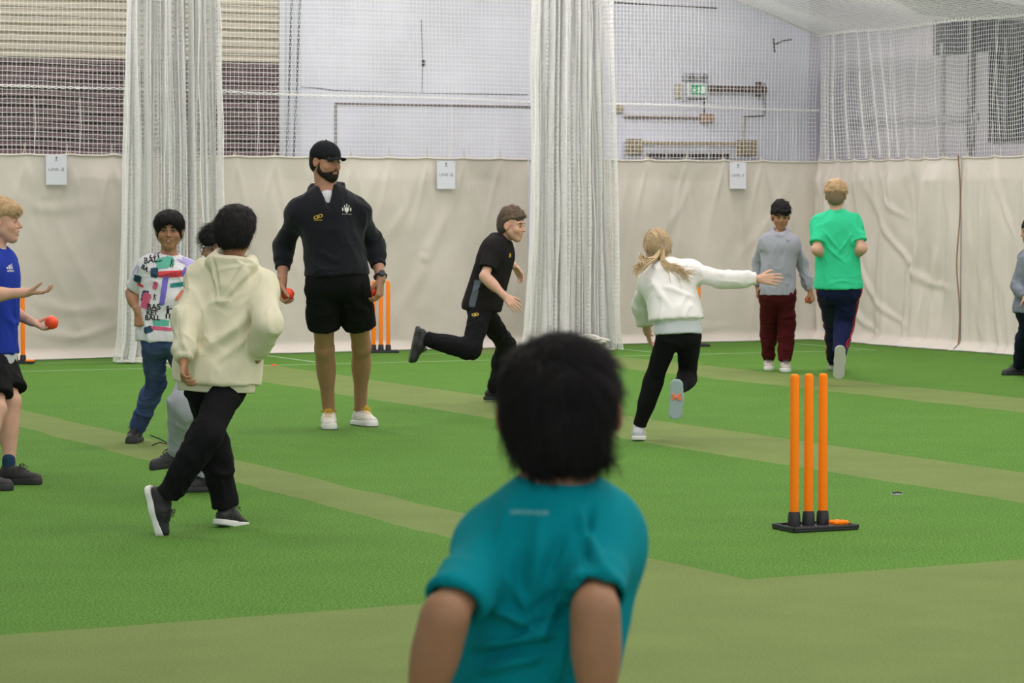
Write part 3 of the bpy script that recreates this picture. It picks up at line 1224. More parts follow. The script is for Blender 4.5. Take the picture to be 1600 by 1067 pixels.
    ball(k.palmL + k.hnL[1] * .034 + k.hnL[0] * -.004, 'orange ball in the left, watch-wearing hand of the man in the cap')


def person_cream():
    sk, lp = skin_tones('brown')
    s = dict(h=1.50, S=.225, Y=13.35, g=1.02, pel=(338, 590), neck=(366, 420, .02), yc=172, yp=176, rollc=0, sw=.100,
             head=(368, 362, -.03, 172, 8, 2),
             EL=(290, 500, -1), WL=(287, 565, -1), ER=(419, 506, -1), WR=(400, 560, 1),
             KR=(322, 680, -1), AR=(258, 778, 1), KL=(333, 690), AL=('g', 354, 822, .0), FR=(78, 76, 0), FL=(156, 12),
             skin=sk, lip=lp, hairmat='black', browcol=BLACKH,
             handL=dict(curl=(40, 40, 25)), handR=dict(curl=(50, 50, 30)))
    k, root = person(s, 'child seen from behind in cream hoodie and black trousers, striding with crossed legs')
    body = build_body(k, s, root)
    face_parts(k, s, body)
    hm = mat('hair_black', (.012, .011, .011), .7, spec=.22)
    P = lambda x, y, z: head_pt(k, x, y, z)
    S, f = k.S, k.Rh
    L = [ell(P(0, -.07, .14), V(.395, .47, .41) * S, f, .02), ell(P(0, -.20, -.08), V(.34, .30, .34) * S, f, .05), ell(P(0, .15, .30), V(.28, .26, .20) * S, f, .05),
         ell(P(0, .46, -.20), V(.40, .42, .40) * S, f, .02, sub=True), half(P(0, -.2, -.36), f @ V(0, .2, -1))]
    for q in (-1, 1):
        L.append(ell(P(.43 * q, .06, -.10), V(.11, .12, .14) * S, f, .01, sub=True))
    hair_obj(k, s, L, hm, strands=3500, sl=.03, comb=lambda q: np.stack([q[:, 0] * .6, -.3 + 0 * q[:, 1], -1 + 0 * q[:, 0]], 1), parent=body, amp=.003)
    cm = cloth('hoodie_cream', (.70, .66, .50), var=.05)
    N, c, h = k.N, k.Rc, k.h
    t = garment_top(k, .030, 1.93, hem=.022, flare=.024, sleeve_o=.019)
    # hood lying open on the back
    t += [cone(N + c @ V(.07, .0, .045), N + c @ V(.065, -.075, .015), .036, .040, .03), cone(N + c @ V(-.07, .0, .045), N + c @ V(-.065, -.075, .015), .036, .040, .03),
          cone(N + c @ V(.065, -.07, .02), N + c @ V(.02, -.125, -.085), .042, .036, .025), cone(N + c @ V(-.065, -.07, .02), N + c @ V(-.02, -.125, -.085), .042, .036, .025),
          ell(N + c @ V(0, -.115, -.015), (.085, .042, .085), c, .03), ell(N + c @ V(0, -.125, -.12), (.035, .024, .045), c, .03),
          cone(N + c @ V(.06, .05, .02), N + c @ V(-.06, .05, .02), .03, .03, .03),
          ell(N + c @ V(0, -.085, .075), (.062, .045, .055), c, .02, sub=True)]
    B = lambda x, z: k.C + c @ V(x, -.12, z)
    fo = [(N + c @ V(.075, -.10, .03), N + c @ V(.012, -.15, -.13), .008, -.012), (N + c @ V(-.075, -.10, .03), N + c @ V(-.012, -.15, -.13), .007, -.010),
          (N + c @ V(.105, -.08, -.01), N + c @ V(.03, -.14, -.155), .010, -.012), (N + c @ V(-.105, -.08, -.01), N + c @ V(-.03, -.14, -.155), .010, -.012),
          (B(.14, .06), B(.02, -.16), .022, .008), (B(-.15, .02), B(.0, -.20), .022, .010), (B(-.10, -.08), B(.08, -.24), .02, .008), (B(.15, -.02), B(.10, -.22), .02, .009),
          (B(-.16, -.10), B(-.02, -.27), .018, .008)]
    sw = sdf_mesh('hoodie', t, .0055, cm, root, org=k.org, disp=creases(fo, bone_noise(12, .007, (7, 7, 4.5)), -c[:, 1]))
    hc = k.P - k.Rp[:, 2] * .045
    hb = [cone(hc + c @ V(0, 0, .04), hc + c @ V(0, 0, -.01), .188, .180, .01, c, (1, .75, 1), cut=[(hc + k.Rp[:, 2] * .028, k.Rp[:, 2]), (hc - k.Rp[:, 2] * .018, -k.Rp[:, 2])])]
    sdf_mesh('hem_band', hb, .0055, cm, sw, org=k.org, disp=lambda v, n: vnoise(v * 16, 4) * .004)
    sdf_mesh('trousers', leg_garment(k, .008, flare=.012), .0055, cloth('trousers_black', (.0085, .0085, .010)), root, org=k.org, disp=bone_noise(15, .007, (9, 9, 6)))
    for i in 'RL':
        o = shoe(k, i, root, mat('shoe_black', (.014, .014, .016), .6, bump=.2), mat('sole_white', (.72, .72, .70), .5), mat('lace_black', (.02, .02, .02), .8), s=1.06)
        f_, A, ah = k.__dict__['F' + i], getattr(k, 'A' + i), k.__dict__['ah' + i]
        for z in (-.018, .004, .024):
            MB().box((-.010, -.005, -.006), (.010, .004, .006), .002, Matrix.Translation(Vector(A + f_ @ V(0, -.045, z) - k.org)) @ Matrix([[f_[a][b] for b in range(3)] for a in range(3)]).to_4x4()).build('heel_mark', mat('mark_white', (.7, .7, .7), .6), o)


def person_tee():
    sk, lp = skin_tones('brown')
    s = dict(h=1.50, S=.228, Y=17.9, g=.90, ga=1.02, pel=(252, 530), neck=(263, 402, .02), yc=12, yp=0, rollc=0, sw=.087,
             head=(264.5, 360, -.03, 4, 2, 0), smile=1, mouth=1, squint=.5,
             ER=(206, 458, 1), WR=(216, 488, -1), EL=(322, 455, 1), WL=(290, 508, -1),
             HR=(240, 533), HL=(272, 533), KR=(243, 600, -1), AR=('g', 213, 690), KL=(296, 598, -1), AL=('g', 303, 696), FR=(-8, 0), FL=(20, 0),
             skin=sk, lip=lp, hairmat='black', browcol=BLACKH, brow=1.2,
             handR=dict(d=(.12, -.3, -1), n=(.3, .9, 0), curl=(80, 75, 40), thumb=(.8, .2, .5)), handL=dict(d=(-.7, -.2, -.9), n=(-.3, .9, 0), curl=(40, 40, 30)))
    k, root = person(s, 'smiling boy with black hair in a white tee with bright brush prints and blue jeans')
    body = build_body(k, s, root)
    face_parts(k, s, body)
    hm = mat('hair_black', (.012, .011, .011), .7, spec=.22)
    P = lambda x, y, z: head_pt(k, x, y, z)
    S, f = k.S, k.Rh
    L = [ell(P(0, -.06, .17), V(.40, .46, .40) * S, f, .02), ell(P(.02, .20, .30), V(.30, .25, .18) * S, f, .05), ell(P(0, -.2, -.08), V(.33, .27, .32) * S, f, .05),
         ell(P(0, .46, -.24), V(.30, .40, .44) * S, f, .02, sub=True)]
    for q in (-1, 1):
        L += [cone(P(.34 * q, .10, .22), P(.35 * q, .06, .07), .06 * S, .03 * S, .02), ell(P(.42 * q, -.01, -.08), V(.13, .13, .16) * S, f, .01, sub=True)]
    L.append(half(P(0, -.2, -.3), f @ V(0, .3, -1)))
    hair_obj(k, s, L, hm, strands=3000, sl=.026, comb=lambda q: np.stack([q[:, 0] * 1.1 + .2, .4 + 0 * q[:, 1], -1 + 0 * q[:, 0]], 1), parent=body, amp=.003, lift=.12, jit=.2)
    wm = cloth('tee_white', (.68, .68, .71), var=.03)
    c, h, N = k.Rc, k.h, k.N
    t = garment_top(k, .014, .80, hem=.012, flare=.004, sleeve_o=.016) + neck_cut(k, .062, .012, .35)
    sw = sdf_mesh('tshirt', t, .005, wm, root, org=k.org, disp=bone_noise(22, .0055, (8, 8, 4)))
    D = Decal(sw, k)
    yy = k.C[1] - .1
    rr, uu = V(1, 0, 0), V(0, 0, 1)
    cols = dict(red=(.58, .045, .06), teal=(.02, .22, .22), green=(.10, .42, .32), violet=(.17, .13, .55), lilac=(.42, .36, .72), navy=(.01, .05, .10), black=(.012, .012, .014), pink=(.60, .10, .20), orange=(.60, .18, .12))
    M = {a: mat('print_' + a, b, .8) for a, b in cols.items()}
    def stroke(px, py, w, h_, col, rot=0, seed=1, rough=.12, nm='brush_print'):
        v, f_ = blob_shape(w, h_, 44, rough * .38, seed, 6)
        a = R(rot)
        v = [(x * math.cos(a) - y * math.sin(a), x * math.sin(a) + y * math.cos(a)) for x, y in v]
        D.put(nm, v, f_, at(px, py, yy), rr, uu, M[col], .0016 + .0003 * (seed % 5))
    stroke(268, 428, .17, .042, 'red', 2, 2, .06)
    stroke(258, 410, .11, .07, 'green', 8, 3, .15)
    stroke(295, 407, .075, .10, 'lilac', 30, 4, .12)
    stroke(257, 452, .035, .20, 'violet', -8, 6, .08)
    stroke(277, 445, .09, .028, 'teal', 8, 7, .08)
    stroke(242, 426, .052, .060, 'navy', 0, 8, .2)
    stroke(228, 470, .055, .10, 'pink', -15, 9, .2)
    stroke(226, 462, .045, .07, 'navy', -15, 10, .25)
    stroke(243, 446, .03, .05, 'pink', -15, 11, .25)
    stroke(252, 504, .10, .04, 'green', 0, 12, .2)
    stroke(254, 513, .15, .022, 'pink', -5, 13, .08)
    stroke(232, 515, .055, .04, 'navy', 20, 14, .3)
    stroke(213, 436, .055, .045, 'navy', -10, 15, .2)
    stroke(206, 421, .03, .07, 'lilac', -30, 16, .2)
    stroke(218, 446, .05, .018, 'red', -20, 17, .2)
    stroke(288, 425, .03, .055, 'violet', -20, 18, .2)
    stroke(280, 462, .022, .08, 'orange', -35, 19, .2)
    # little player figures
    for (px, py, q) in ((268, 411, 1), (263, 488, 1.6), (242, 464, .8)):
        for (x, y, w, h_) in ((0, .022, .008, .008), (0, .006, .010, .024), (-.006, -.014, .006, .022), (.007, -.014, .006, .022), (.009, .014, .016, .005)):
            v, f_ = blob_shape(w * q, h_ * q, 10, .05, 2, 1)
            D.put('player_print', [(a + x * q, b + y * q) for a, b in v], f_, at(px, py, yy), rr, uu, M['black'], .0034)
    # lettering
    for (txt, px, py, sz, rot) in (('BALL', 238, 406, .052, 8), ('KET', 240, 399, .040, 8), ('BA', 226, 419, .040, -30), ('BAS', 241, 479.5, .052, 0), ('KET', 238, 488.5, .040, 0), ('BALL', 239, 496.5, .044, 0)):
        v, f_ = text_shape(txt, sz, .0012)
        a = R(rot)
        v = [(x * math.cos(a) - y * math.sin(a), x * math.sin(a) + y * math.cos(a)) for x, y in v]
        D.put('tee_lettering', v, f_, at(px, py, yy), rr, uu, M['black'], .0036)
    jm = cloth('jeans_blue', (.060, .088, .215), var=.35, vscale=9)
    j = sdf_mesh('jeans', leg_garment(k, .010, flare=.006), .005, jm, root, org=k.org, disp=bone_noise(25, .006, (7, 7, 14)))
    for i in 'RL':
        shoe(k, i, root, mat('shoe_black', (.014, .014, .016), .6, bump=.2), mat('sole_black', (.02, .02, .022), .6), mat('lace_grey', (.07, .07, .075), .8), s=1.05)


def person_hidden():
    sk, lp = skin_tones('tan')
    s = dict(h=1.42, S=.222, Y=15.3, g=1.0, pel=(322, 575), neck=(338, 425, -.02), yc=-95, yp=-95, rollc=0,
             head=(343, 386, -.02, -105, 6, 0),
             EL=(345, 480, -1), WL=(335, 520, -1), ER=(350, 480, -1), WR=(335, 540, -1),
             KL=(288, 632, -1), AL=(283, 706, 1), KR=(328, 655), AR=('g', 322, 768), FR=(-80, 0), FL=(-85, 8),
             skin=sk, lip=lp, hairmat='black', browcol=BLACKH)
    k, root = person(s, 'child in glasses and grey joggers, mostly hidden behind the cream hoodie')
    body = build_body(k, s, root, .005)
    face_parts(k, s, body)
    hm = mat('hair_black', (.012, .011, .011), .7, spec=.22)
    hair_obj(k, s, hair_short(k, s, .022, .012, fringe=1), hm, strands=1600, sl=.04, comb=(0, .6, -.2), parent=body, amp=.004, lift=.9)
    P = lambda x, y, z: head_pt(k, x, y, z) - k.org
    g = MB()
    for q in (-1, 1):
        g.tube([P(.135 * q + .10 * math.cos(a), .41, -.005 + .075 * math.sin(a)) for a in np.linspace(0, 2 * math.pi, 18, endpoint=False)], .0022, 6, closed=True)
        g.tube([P(.235 * q, .40, .02), P(.34 * q, .25, .03), P(.365 * q, -.05, .01)], .0024, 6)
    g.tube([P(-.035, .41, .01), P(0, .43, .02), P(.035, .41, .01)], .002, 6)
    g.build('glasses', mat('glasses_frame', (.35, .36, .38), .3, metal=.6), body)
    sdf_mesh('sweatshirt', garment_top(k, .018, 1.9, hem=-.01) + neck_cut(k), .006, cloth('sweat_dark', (.05, .055, .07)), root, org=k.org, disp=bone_noise(32, .006, (8, 8, 5)))
    sdf_mesh('joggers', leg_garment(k, .026, flare=.004), .0055, cloth('joggers_grey', (.38, .39, .45)), root, org=k.org, disp=bone_noise(35, .009, (8, 8, 6)))
    A = k.AR
    sdf_mesh('sock', [cone(A + V(0, 0, .07), A, .036, .034, .01)], .004, cloth('sock_white', (.65, .65, .68)), root, org=k.org)
    for i in 'RL':
        o = shoe(k, i, root, mat('shoe_charcoal', (.035, .032, .038), .6, bump=.2), mat('sole_black', (.02, .02, .022), .6), mat('lace_black', (.02, .02, .02), .8), s=1.12)
    # one lace has come undone and swings out from the lifted foot
    a = k.AL - k.org + V(-.05, 0, .0)
    q = lambda px, py: at(px, py, k.AL[1]) - k.org
    MB().tube([a, q(262, 692), q(250, 686), q(240, 682), q(234, 680)], .0032, 5).tube([a, q(262, 694), q(250, 691), q(244, 693), q(237, 696)], .0032, 5).build('loose_lace', mat('lace_black', (.02, .02, .02), .8), o)


def person_blue():
    sk, lp = skin_tones('fair')
    s = dict(h=1.56, S=.232, Y=15.9, g=1.0, pel=(-14, 560), neck=(-8, 392, .0), yc=84, yp=88, rollc=0,
             head=(4, 346, .0, 88, 0, 0), mouth=1,
             ER=(-34, 462, -1), WR=(42, 457, 1), EL=(0, 478, 1), WL=(50, 503, -1),
             KL=(17, 628), AL=('g', 14, 756), KR=(-6, 640), AR=('g', -34, 766), FR=(86, 0), FL=(82, 0),
             skin=sk, lip=lp, hairmat='fair', browcol=(.25, .17, .08), iris=(.1, .15, .2),
             handR=dict(n=(.15, 0, 1), d=(1, -.1, .02), curl=(12, 30, 25), thumb=(.9, .35, .5)), handL=dict(n=(.2, -.1, 1), d=(.85, -.1, -.42), curl=(38, 42, 30), thumb=(.7, .5, .8)))
    k, root = person(s, 'fair-haired boy in a blue sports shirt and black shorts at the left edge')
    body = build_body(k, s, root)
    face_parts(k, s, body)
    hm = mat('hair_blond', (.54, .37, .20), .6, var=.25, vscale=60)
    hair_obj(k, s, hair_short(k, s, .018, .006, fringe=1, temple=.10), hm, strands=7000, sl=.024, sr=.0007, comb=(0, .8, -.45), parent=body, amp=.002, lift=.08, jit=.15)
    bm = cloth('shirt_blue', (.020, .045, .36))
    c = k.Rc
    t = garment_top(k, .017, .75, hem=-.035, flare=.006) + neck_cut(k)
    sw = sdf_mesh('sports_shirt', t, .0055, bm, root, org=k.org, disp=bone_noise(42, .006, (8, 8, 4)))
    t = garment_top(k, .010, .2, hem=.03, flare=.012)
    sdf_mesh('undershirt', t, .0055, cloth('undershirt_white', (.62, .62, .66)), root, org=k.org)
    D = Decal(sw, k)
    wm = mat('badge_white', (.62, .62, .58), .5)
    cc = at(17, 416, k.C[1] - .1)
    for (x0, x1, hh) in ((-.026, -.014, .012), (-.010, .003, .022), (.007, .020, .030)):
        v = [(x0, -.014), (x1, -.014), (x1 - .004, -.014 + hh), (x0 - .004 + .0, -.014 + hh * .75)]
        D.put('three_bar_badge', v, [(0, 1, 2, 3)], cc, unit(V(.85, .5, 0)), V(0, 0, 1), wm)
    v, f_ = text_shape('adidas', .020, .0006)
    D.put('badge_lettering', v, f_, cc - V(0, 0, .024), unit(V(.85, .5, 0)), V(0, 0, 1), wm)
    for dz in (0, .016, .032):
        a, b = k.N + V(0, -.03, .02), k.SR + V(0, -.03, .04)
        pts = [a + (b - a) * t_ + V(dz, 0, 0) for t_ in np.linspace(.3, 1.0, 8)]
        me = []
        for p in pts:
            hit = D.bvh.find_nearest(Vector(p - k.org))
            me.append(np.array(hit[0]) + np.array(hit[1]) * .001)
        MB().tube(me, .004, 5).build('shoulder_stripe', wm, sw)
    sh = sdf_mesh('shorts', leg_garment(k, .024, short=.74, flare=.010, waist=-.02), .0055, cloth('shorts_black', (.010, .010, .011)), root, org=k.org, disp=bone_noise(49, .006, (9, 9, 3.5)))
    Ds = Decal(sh, k)
    for i, far in (('R', False), ('L', False)):
        H, K = getattr(k, 'H' + i), getattr(k, 'K' + i)
        for dx in (-.016, .002, .020):
            pts = []
            for t_ in np.linspace(-.1, .78, 12):
                p = H + (K - H) * t_ + V(dx, -.3 if i == 'R' else -.3, 0)
                hit = Ds.bvh.ray_cast(Vector(p - k.org), Vector((0, 1, 0)), .6)
                if hit[0] is not None:
                    pts.append(np.array(hit[0]) + V(0, -.001, 0))
            if len(pts) > 3 and i == 'R':
                MB().tube(pts, .0042, 5).build('side_stripe', wm, sh)
    for i in 'RL':
        A = getattr(k, 'A' + i)
        sdf_mesh('sock', [cone(A + V(0, 0, .05), A, .036, .036, .01)], .004, cloth('sock_navy', (.02, .05, .10)), root, org=k.org)
        shoe(k, i, root, mat('shoe_black', (.014, .014, .016), .6, bump=.2), mat('sole_black', (.02, .02, .022), .6), mat('lace_black', (.02, .02, .02), .8), s=1.08)
    ball(k.palmL + k.hnL[1] * .034 + k.hnL[0] * .035, 'orange ball resting in the hand of the boy in the blue shirt', .038)


def person_runner():
    sk, lp = skin_tones('fair')
    s = dict(h=1.56, S=.228, Y=21.1, g=.93, pel=(752, 484), neck=(783, 374, -.02), yc=78, yp=86, rollc=0,
             head=(800, 352, -.05, 68, 6, 0), smile=1, mouth=1,
             ER=(757, 432, -1), WR=(789, 463, -1), EL=(786, 412, 1), WL=(803, 415, 1),
             KR=(737, 546, -1), AR=(664, 529, 1), KL=(791, 540, -1), AL=('g', 771, 627, .01), FR=(100, 102, 0), FL=(80, 0),
             skin=sk, lip=lp, hairmat='brown', browcol=(.10, .06, .03),
             handR=dict(n=(0, .8, -.3), curl=(12, 18, 12), spread=.12), handL=dict(d=(.6, -.1, -.9), n=(-.5, -.6, -.3), curl=(20, 30, 20)))
    k, root = person(s, 'boy in black tee and black track pants sprinting right with one leg kicked back')
    body = build_body(k, s, root, .0045)
    face_parts(k, s, body)
    hm = mat('hair_brown', (.155, .105, .068), .65, var=.25, vscale=60)
    hs = mat('hair_brown_clipped', (.075, .052, .038), .8)
    o = hair_obj(k, s, hair_short(k, s, .004, .003, back=-.28, temple=.16), hs, strands=900, sl=.010, sr=.0006, comb=(0, -.2, -1), parent=body, amp=.0008)
    hair_obj(k, s, hair_top(k, .004, .034, .20, fr=.05, tilt=.30), hm, strands=2600, sl=.026, comb=(.3, .9, .1), parent=o, amp=.005, lift=.35, fr=(45, 25, 40), name='hair_crown')
    bm = cloth('tee_black', (.016, .014, .015))
    t = garment_top(k, .015, .72, hem=-.002, flare=.010) + neck_cut(k)
    sw = sdf_mesh('sports_tee', t, .0055, bm, root, org=k.org, disp=bone_noise(52, .006, (8, 8, 4)))
    D = Decal(sw, k)
    v, f_ = blob_shape(.05, .20, 24, .05, 5, 6)
    v = [(x + y * .25, y) for x, y in v]
    D.put('side_panel', v, f_, at(742, 458, k.P[1] - .1), V(1, 0, 0), unit(k.N - k.P), mat('panel_slate', (.09, .11, .14), .8))
    gm = mat('badge_gold', (.50, .36, .04), .5)
    v, f_ = blob_shape(.022, .030, 14, .15, 5, 2)
    D.put('gold_badge', v, f_, at(795, 399, k.C[1] - .1), V(.8, .6, 0), V(0, 0, 1), gm)
    pt = sdf_mesh('track_pants', leg_garment(k, .009, flare=.003), .0055, cloth('trousers_black', (.0085, .0085, .010)), root, org=k.org, disp=bone_noise(55, .006, (9, 9, 8)))
    D = Decal(pt, k)
    for dx, dy in ((-.010, 0), (.008, .004)):
        n = 16
        v = []
        for j in range(n):
            a = 2 * math.pi * j / n
            for e in (1, .6):
                v.append((dx + .018 * e * math.cos(a), dy + .011 * e * math.sin(a)))
        f_ = [(2 * j, 2 * ((j + 1) % n), 2 * ((j + 1) % n) + 1, 2 * j + 1) for j in range(n)]
        D.put('gold_badge', v, f_, at(743, 491, k.P[1] - .1), V(1, 0, 0), V(0, 0, 1), gm)
    for i in 'RL':
        A = getattr(k, 'A' + i)
        d = unit(getattr(k, 'K' + i) - A)
        sdf_mesh('sock', [cone(A + d * .045, A - d * .01, .034, .035, .01)], .004, cloth('sock_white', (.65, .65, .68)), root, org=k.org)
        shoe(k, i, root, mat('shoe_black', (.014, .014, .016), .6, bump=.2), mat('sole_black', (.02, .02, .022), .6), mat('lace_black', (.02, .02, .02), .8), s=1.10, low=True)


def person_girl():
    sk, lp = skin_tones('fair')
    s = dict(h=1.56, S=.225, Y=18.3, g=.90, pel=(1060, 520), neck=(1042, 420, .18), yc=195, yp=188, rollc=0,
             head=(1026, 386, .06, 200, 22, -4), nk=.18,
             SR=(1078, 424, -.02), SL=(1014, 438, .02),
             ER=(1128, 437, -1), WR=(1184, 436, -1), EL=(1002, 478, 1), WL=(1012, 520, 1),
             HL=(1044, 527), HR=(1077, 527), KL=(1021, 594), AL=('g', 998, 688), KR=(1073, 592, 1), AR=(1058, 608, -1), FL=(178, 6), FR=(174, 84),
             skin=sk, lip=lp, hairmat='fair', browcol=(.25, .17, .08),
             handR=dict(d=(1, -.1, -.02), n=(0, 1, -.2), curl=(8, 15, 10), spread=.12), handL=dict(curl=(30, 30, 20)))
    k, root = person(s, 'girl with a blonde ponytail in white sweater and black leggings, one arm stretched out')
    body = build_body(k, s, root)
    face_parts(k, s, body)
    hm = mat('hair_honey', (.56, .42, .24), .55, var=.3, vscale=70)
    P = lambda x, y, z: head_pt(k, x, y, z)
    S, f = k.S, k.Rh
    L = [ell(P(0, -.06, .13), V(.36, .435, .385) * S, f, .02), ell(P(0, -.2, -.08), V(.29, .25, .28) * S, f, .05), ell(P(0, .42, -.20), V(.36, .42, .42) * S, f, .02, sub=True), half(P(0, -.2, -.28), f @ V(0, .3, -1))]
    for q in (-1, 1):
        L.append(ell(P(.41 * q, -.02, -.06), V(.10, .10, .13) * S, f, .01, sub=True))
    tie = P(0, -.47, -.12)
    hr = hair_obj(k, s, L, hm, strands=2500, sl=.05, comb=lambda q: np.stack([-q[:, 0] * 2.0, -.5 - q[:, 1], -.3 - q[:, 2]], 1), parent=body, amp=.0012, lift=.05, jit=.1)
    # ponytail split and flying to both sides
    rng = np.random.default_rng(5)
    m = MB()
    locks = []
    for j in range(16):
        locks.append([(1026, 402), (1016 - j * .4, 408 + j * .3), (1003 - rng.uniform(0, 6), 416 + rng.uniform(-6, 5)), (990 + rng.uniform(-2, 8), 427 + rng.uniform(-14, 7))])
    for j in range(5):
        locks.append([(1024, 400), (1010, 404), (1001, 400 + rng.uniform(-5, 5)), (1000 + rng.uniform(-3, 4), 412 + rng.uniform(-14, 5))])
    for j in range(18):
        locks.append([(1036, 402), (1042, 412 + rng.uniform(-2, 5)), (1058 + rng.uniform(-4, 6), 420 + rng.uniform(-6, 10)), (1078 + rng.uniform(-14, 10), 428 + rng.uniform(-10, 16))])
    for j in range(12):
        locks.append([(1034, 403), (1038, 416), (1048 + rng.uniform(-4, 8), 430 + rng.uniform(-4, 6)), (1054 + rng.uniform(-4, 12), 448 + rng.uniform(-8, 8))])
    for lk in locks:
        ys = tie[1] - .02 + rng.uniform(-.03, .02)
        pts = [tie] + [at(x, y, ys - .03 * i_ - .02 + (.03 if i_ == 0 else 0)) for i_, (x, y) in enumerate(lk)]
        # smooth the lock
        q = []
        for i_ in range(len(pts) - 1):
            p0, p1, p2, p3 = pts[max(0, i_ - 1)], pts[i_], pts[i_ + 1], pts[min(len(pts) - 1, i_ + 2)]
            for u in (0, .25, .5, .75):
                q.append(.5 * ((2 * p1) + (-p0 + p2) * u + (2 * p0 - 5 * p1 + 4 * p2 - p3) * u * u + (-p0 + 3 * p1 - 3 * p2 + p3) * u ** 3))
        q.append(pts[-1])
        n_ = len(q)
        for strand in range(5):
            o_ = rng.normal(0, .0045, 3)
            o2 = rng.normal(0, .012, 3)
            m.tube([p + o_ * (.6 + i_ / n_) + o2 * (i_ / n_) ** 2 - k.org for i_, p in enumerate(q)], [.0042 * (1 - .85 * (i_ / (n_ - 1)) ** 1.5) for i_ in range(n_)], 4)
    m.build('ponytail', hm, hr)
    MB().tube([tie + f @ V(.020 * math.cos(a), 0, .020 * math.sin(a)) - k.org for a in np.linspace(0, 2 * math.pi, 14, endpoint=False)], .007, 6, closed=True).build('hair_tie', mat('tie_pale', (.6, .5, .48), .7), hr)
    wm = cloth('sweater_white', (.78, .765, .75), var=.03)
    c, h = k.Rc, k.h
    t = garment_top(k, .020, 1.95, hem=-.085, flare=.010, sleeve_o=.016) + neck_cut(k, .06)
    fo = [(k.C + c @ V(.10, -.1, -.02), k.C + c @ V(-.08, -.12, -.12), .02, .008), (k.C + c @ V(.0, -.1, .06), k.C + c @ V(-.12, -.1, .0), .02, .007), (k.SL + V(0, -.05, -.03), k.C + c @ V(.08, -.11, -.16), .018, .008)]
    sw = sdf_mesh('sweater', t, .0055, wm, root, org=k.org, disp=creases(fo, bone_noise(62, .006, (8, 8, 5)), -c[:, 1]))
    hc = k.P + k.Rp[:, 2] * .085
    mid = k.Rp
    hb = [cone(hc + mid @ V(0, 0, .02), hc - mid @ V(0, 0, .02), .155, .148, .01, mid, (1, .76, 1), cut=[(hc + mid[:, 2] * .020, mid[:, 2]), (hc - mid[:, 2] * .018, -mid[:, 2])])]
    sdf_mesh('hem_band', hb, .0055, wm, sw, org=k.org)
    t = [cone(hc + mid @ V(0, 0, .04), k.P - mid @ V(0, 0, -.0), .138, .152, .02, mid, (1, .76, 1)), half(k.P + mid @ V(0, 0, -.010), -mid[:, 2])]
    sdf_mesh('undershirt', t, .0055, cloth('undershirt_pale', (.60, .64, .68)), root, org=k.org, disp=bone_noise(64, .003, (8, 8, 6)))
    sdf_mesh('leggings', leg_garment(k, .005, slim=False, waist=-.02), .005, cloth('leggings_black', (.009, .009, .0105)), root, org=k.org, disp=bone_noise(65, .002, (9, 9, 12)))
    # the seam where the leggings change fabric below each knee
    for i in 'RL':
        o = shoe(k, i, root, mat('shoe_grey_white', (.56, .57, .62), .6, bump=.2), mat('sole_blue_grey' if i == 'R' else 'sole_white', (.33, .42, .45) if i == 'R' else (.72, .72, .70), .6), mat('lace_white', (.65, .65, .68), .8), s=1.04)
    f_, A, ah = k.FR, k.AR, k.ahR
    q = h / 1.6
    m = MB()
    for (a, b) in (((-.03, .005), (.03, .045)), ((.03, .005), (-.03, .045)), ((-.032, .028), (.030, .026)), ((-.02, .05), (.02, .01))):
        m.tube([A + f_ @ V(a[0] * q, a[1] * q + .01, -ah - .001) - k.org, A + f_ @ V(b[0] * q, b[1] * q + .01, -ah - .001) - k.org], .0065, 6)
    m.build('sole_insert', mat('insert_orange', (.80, .22, .10), .6), root.children[-1])


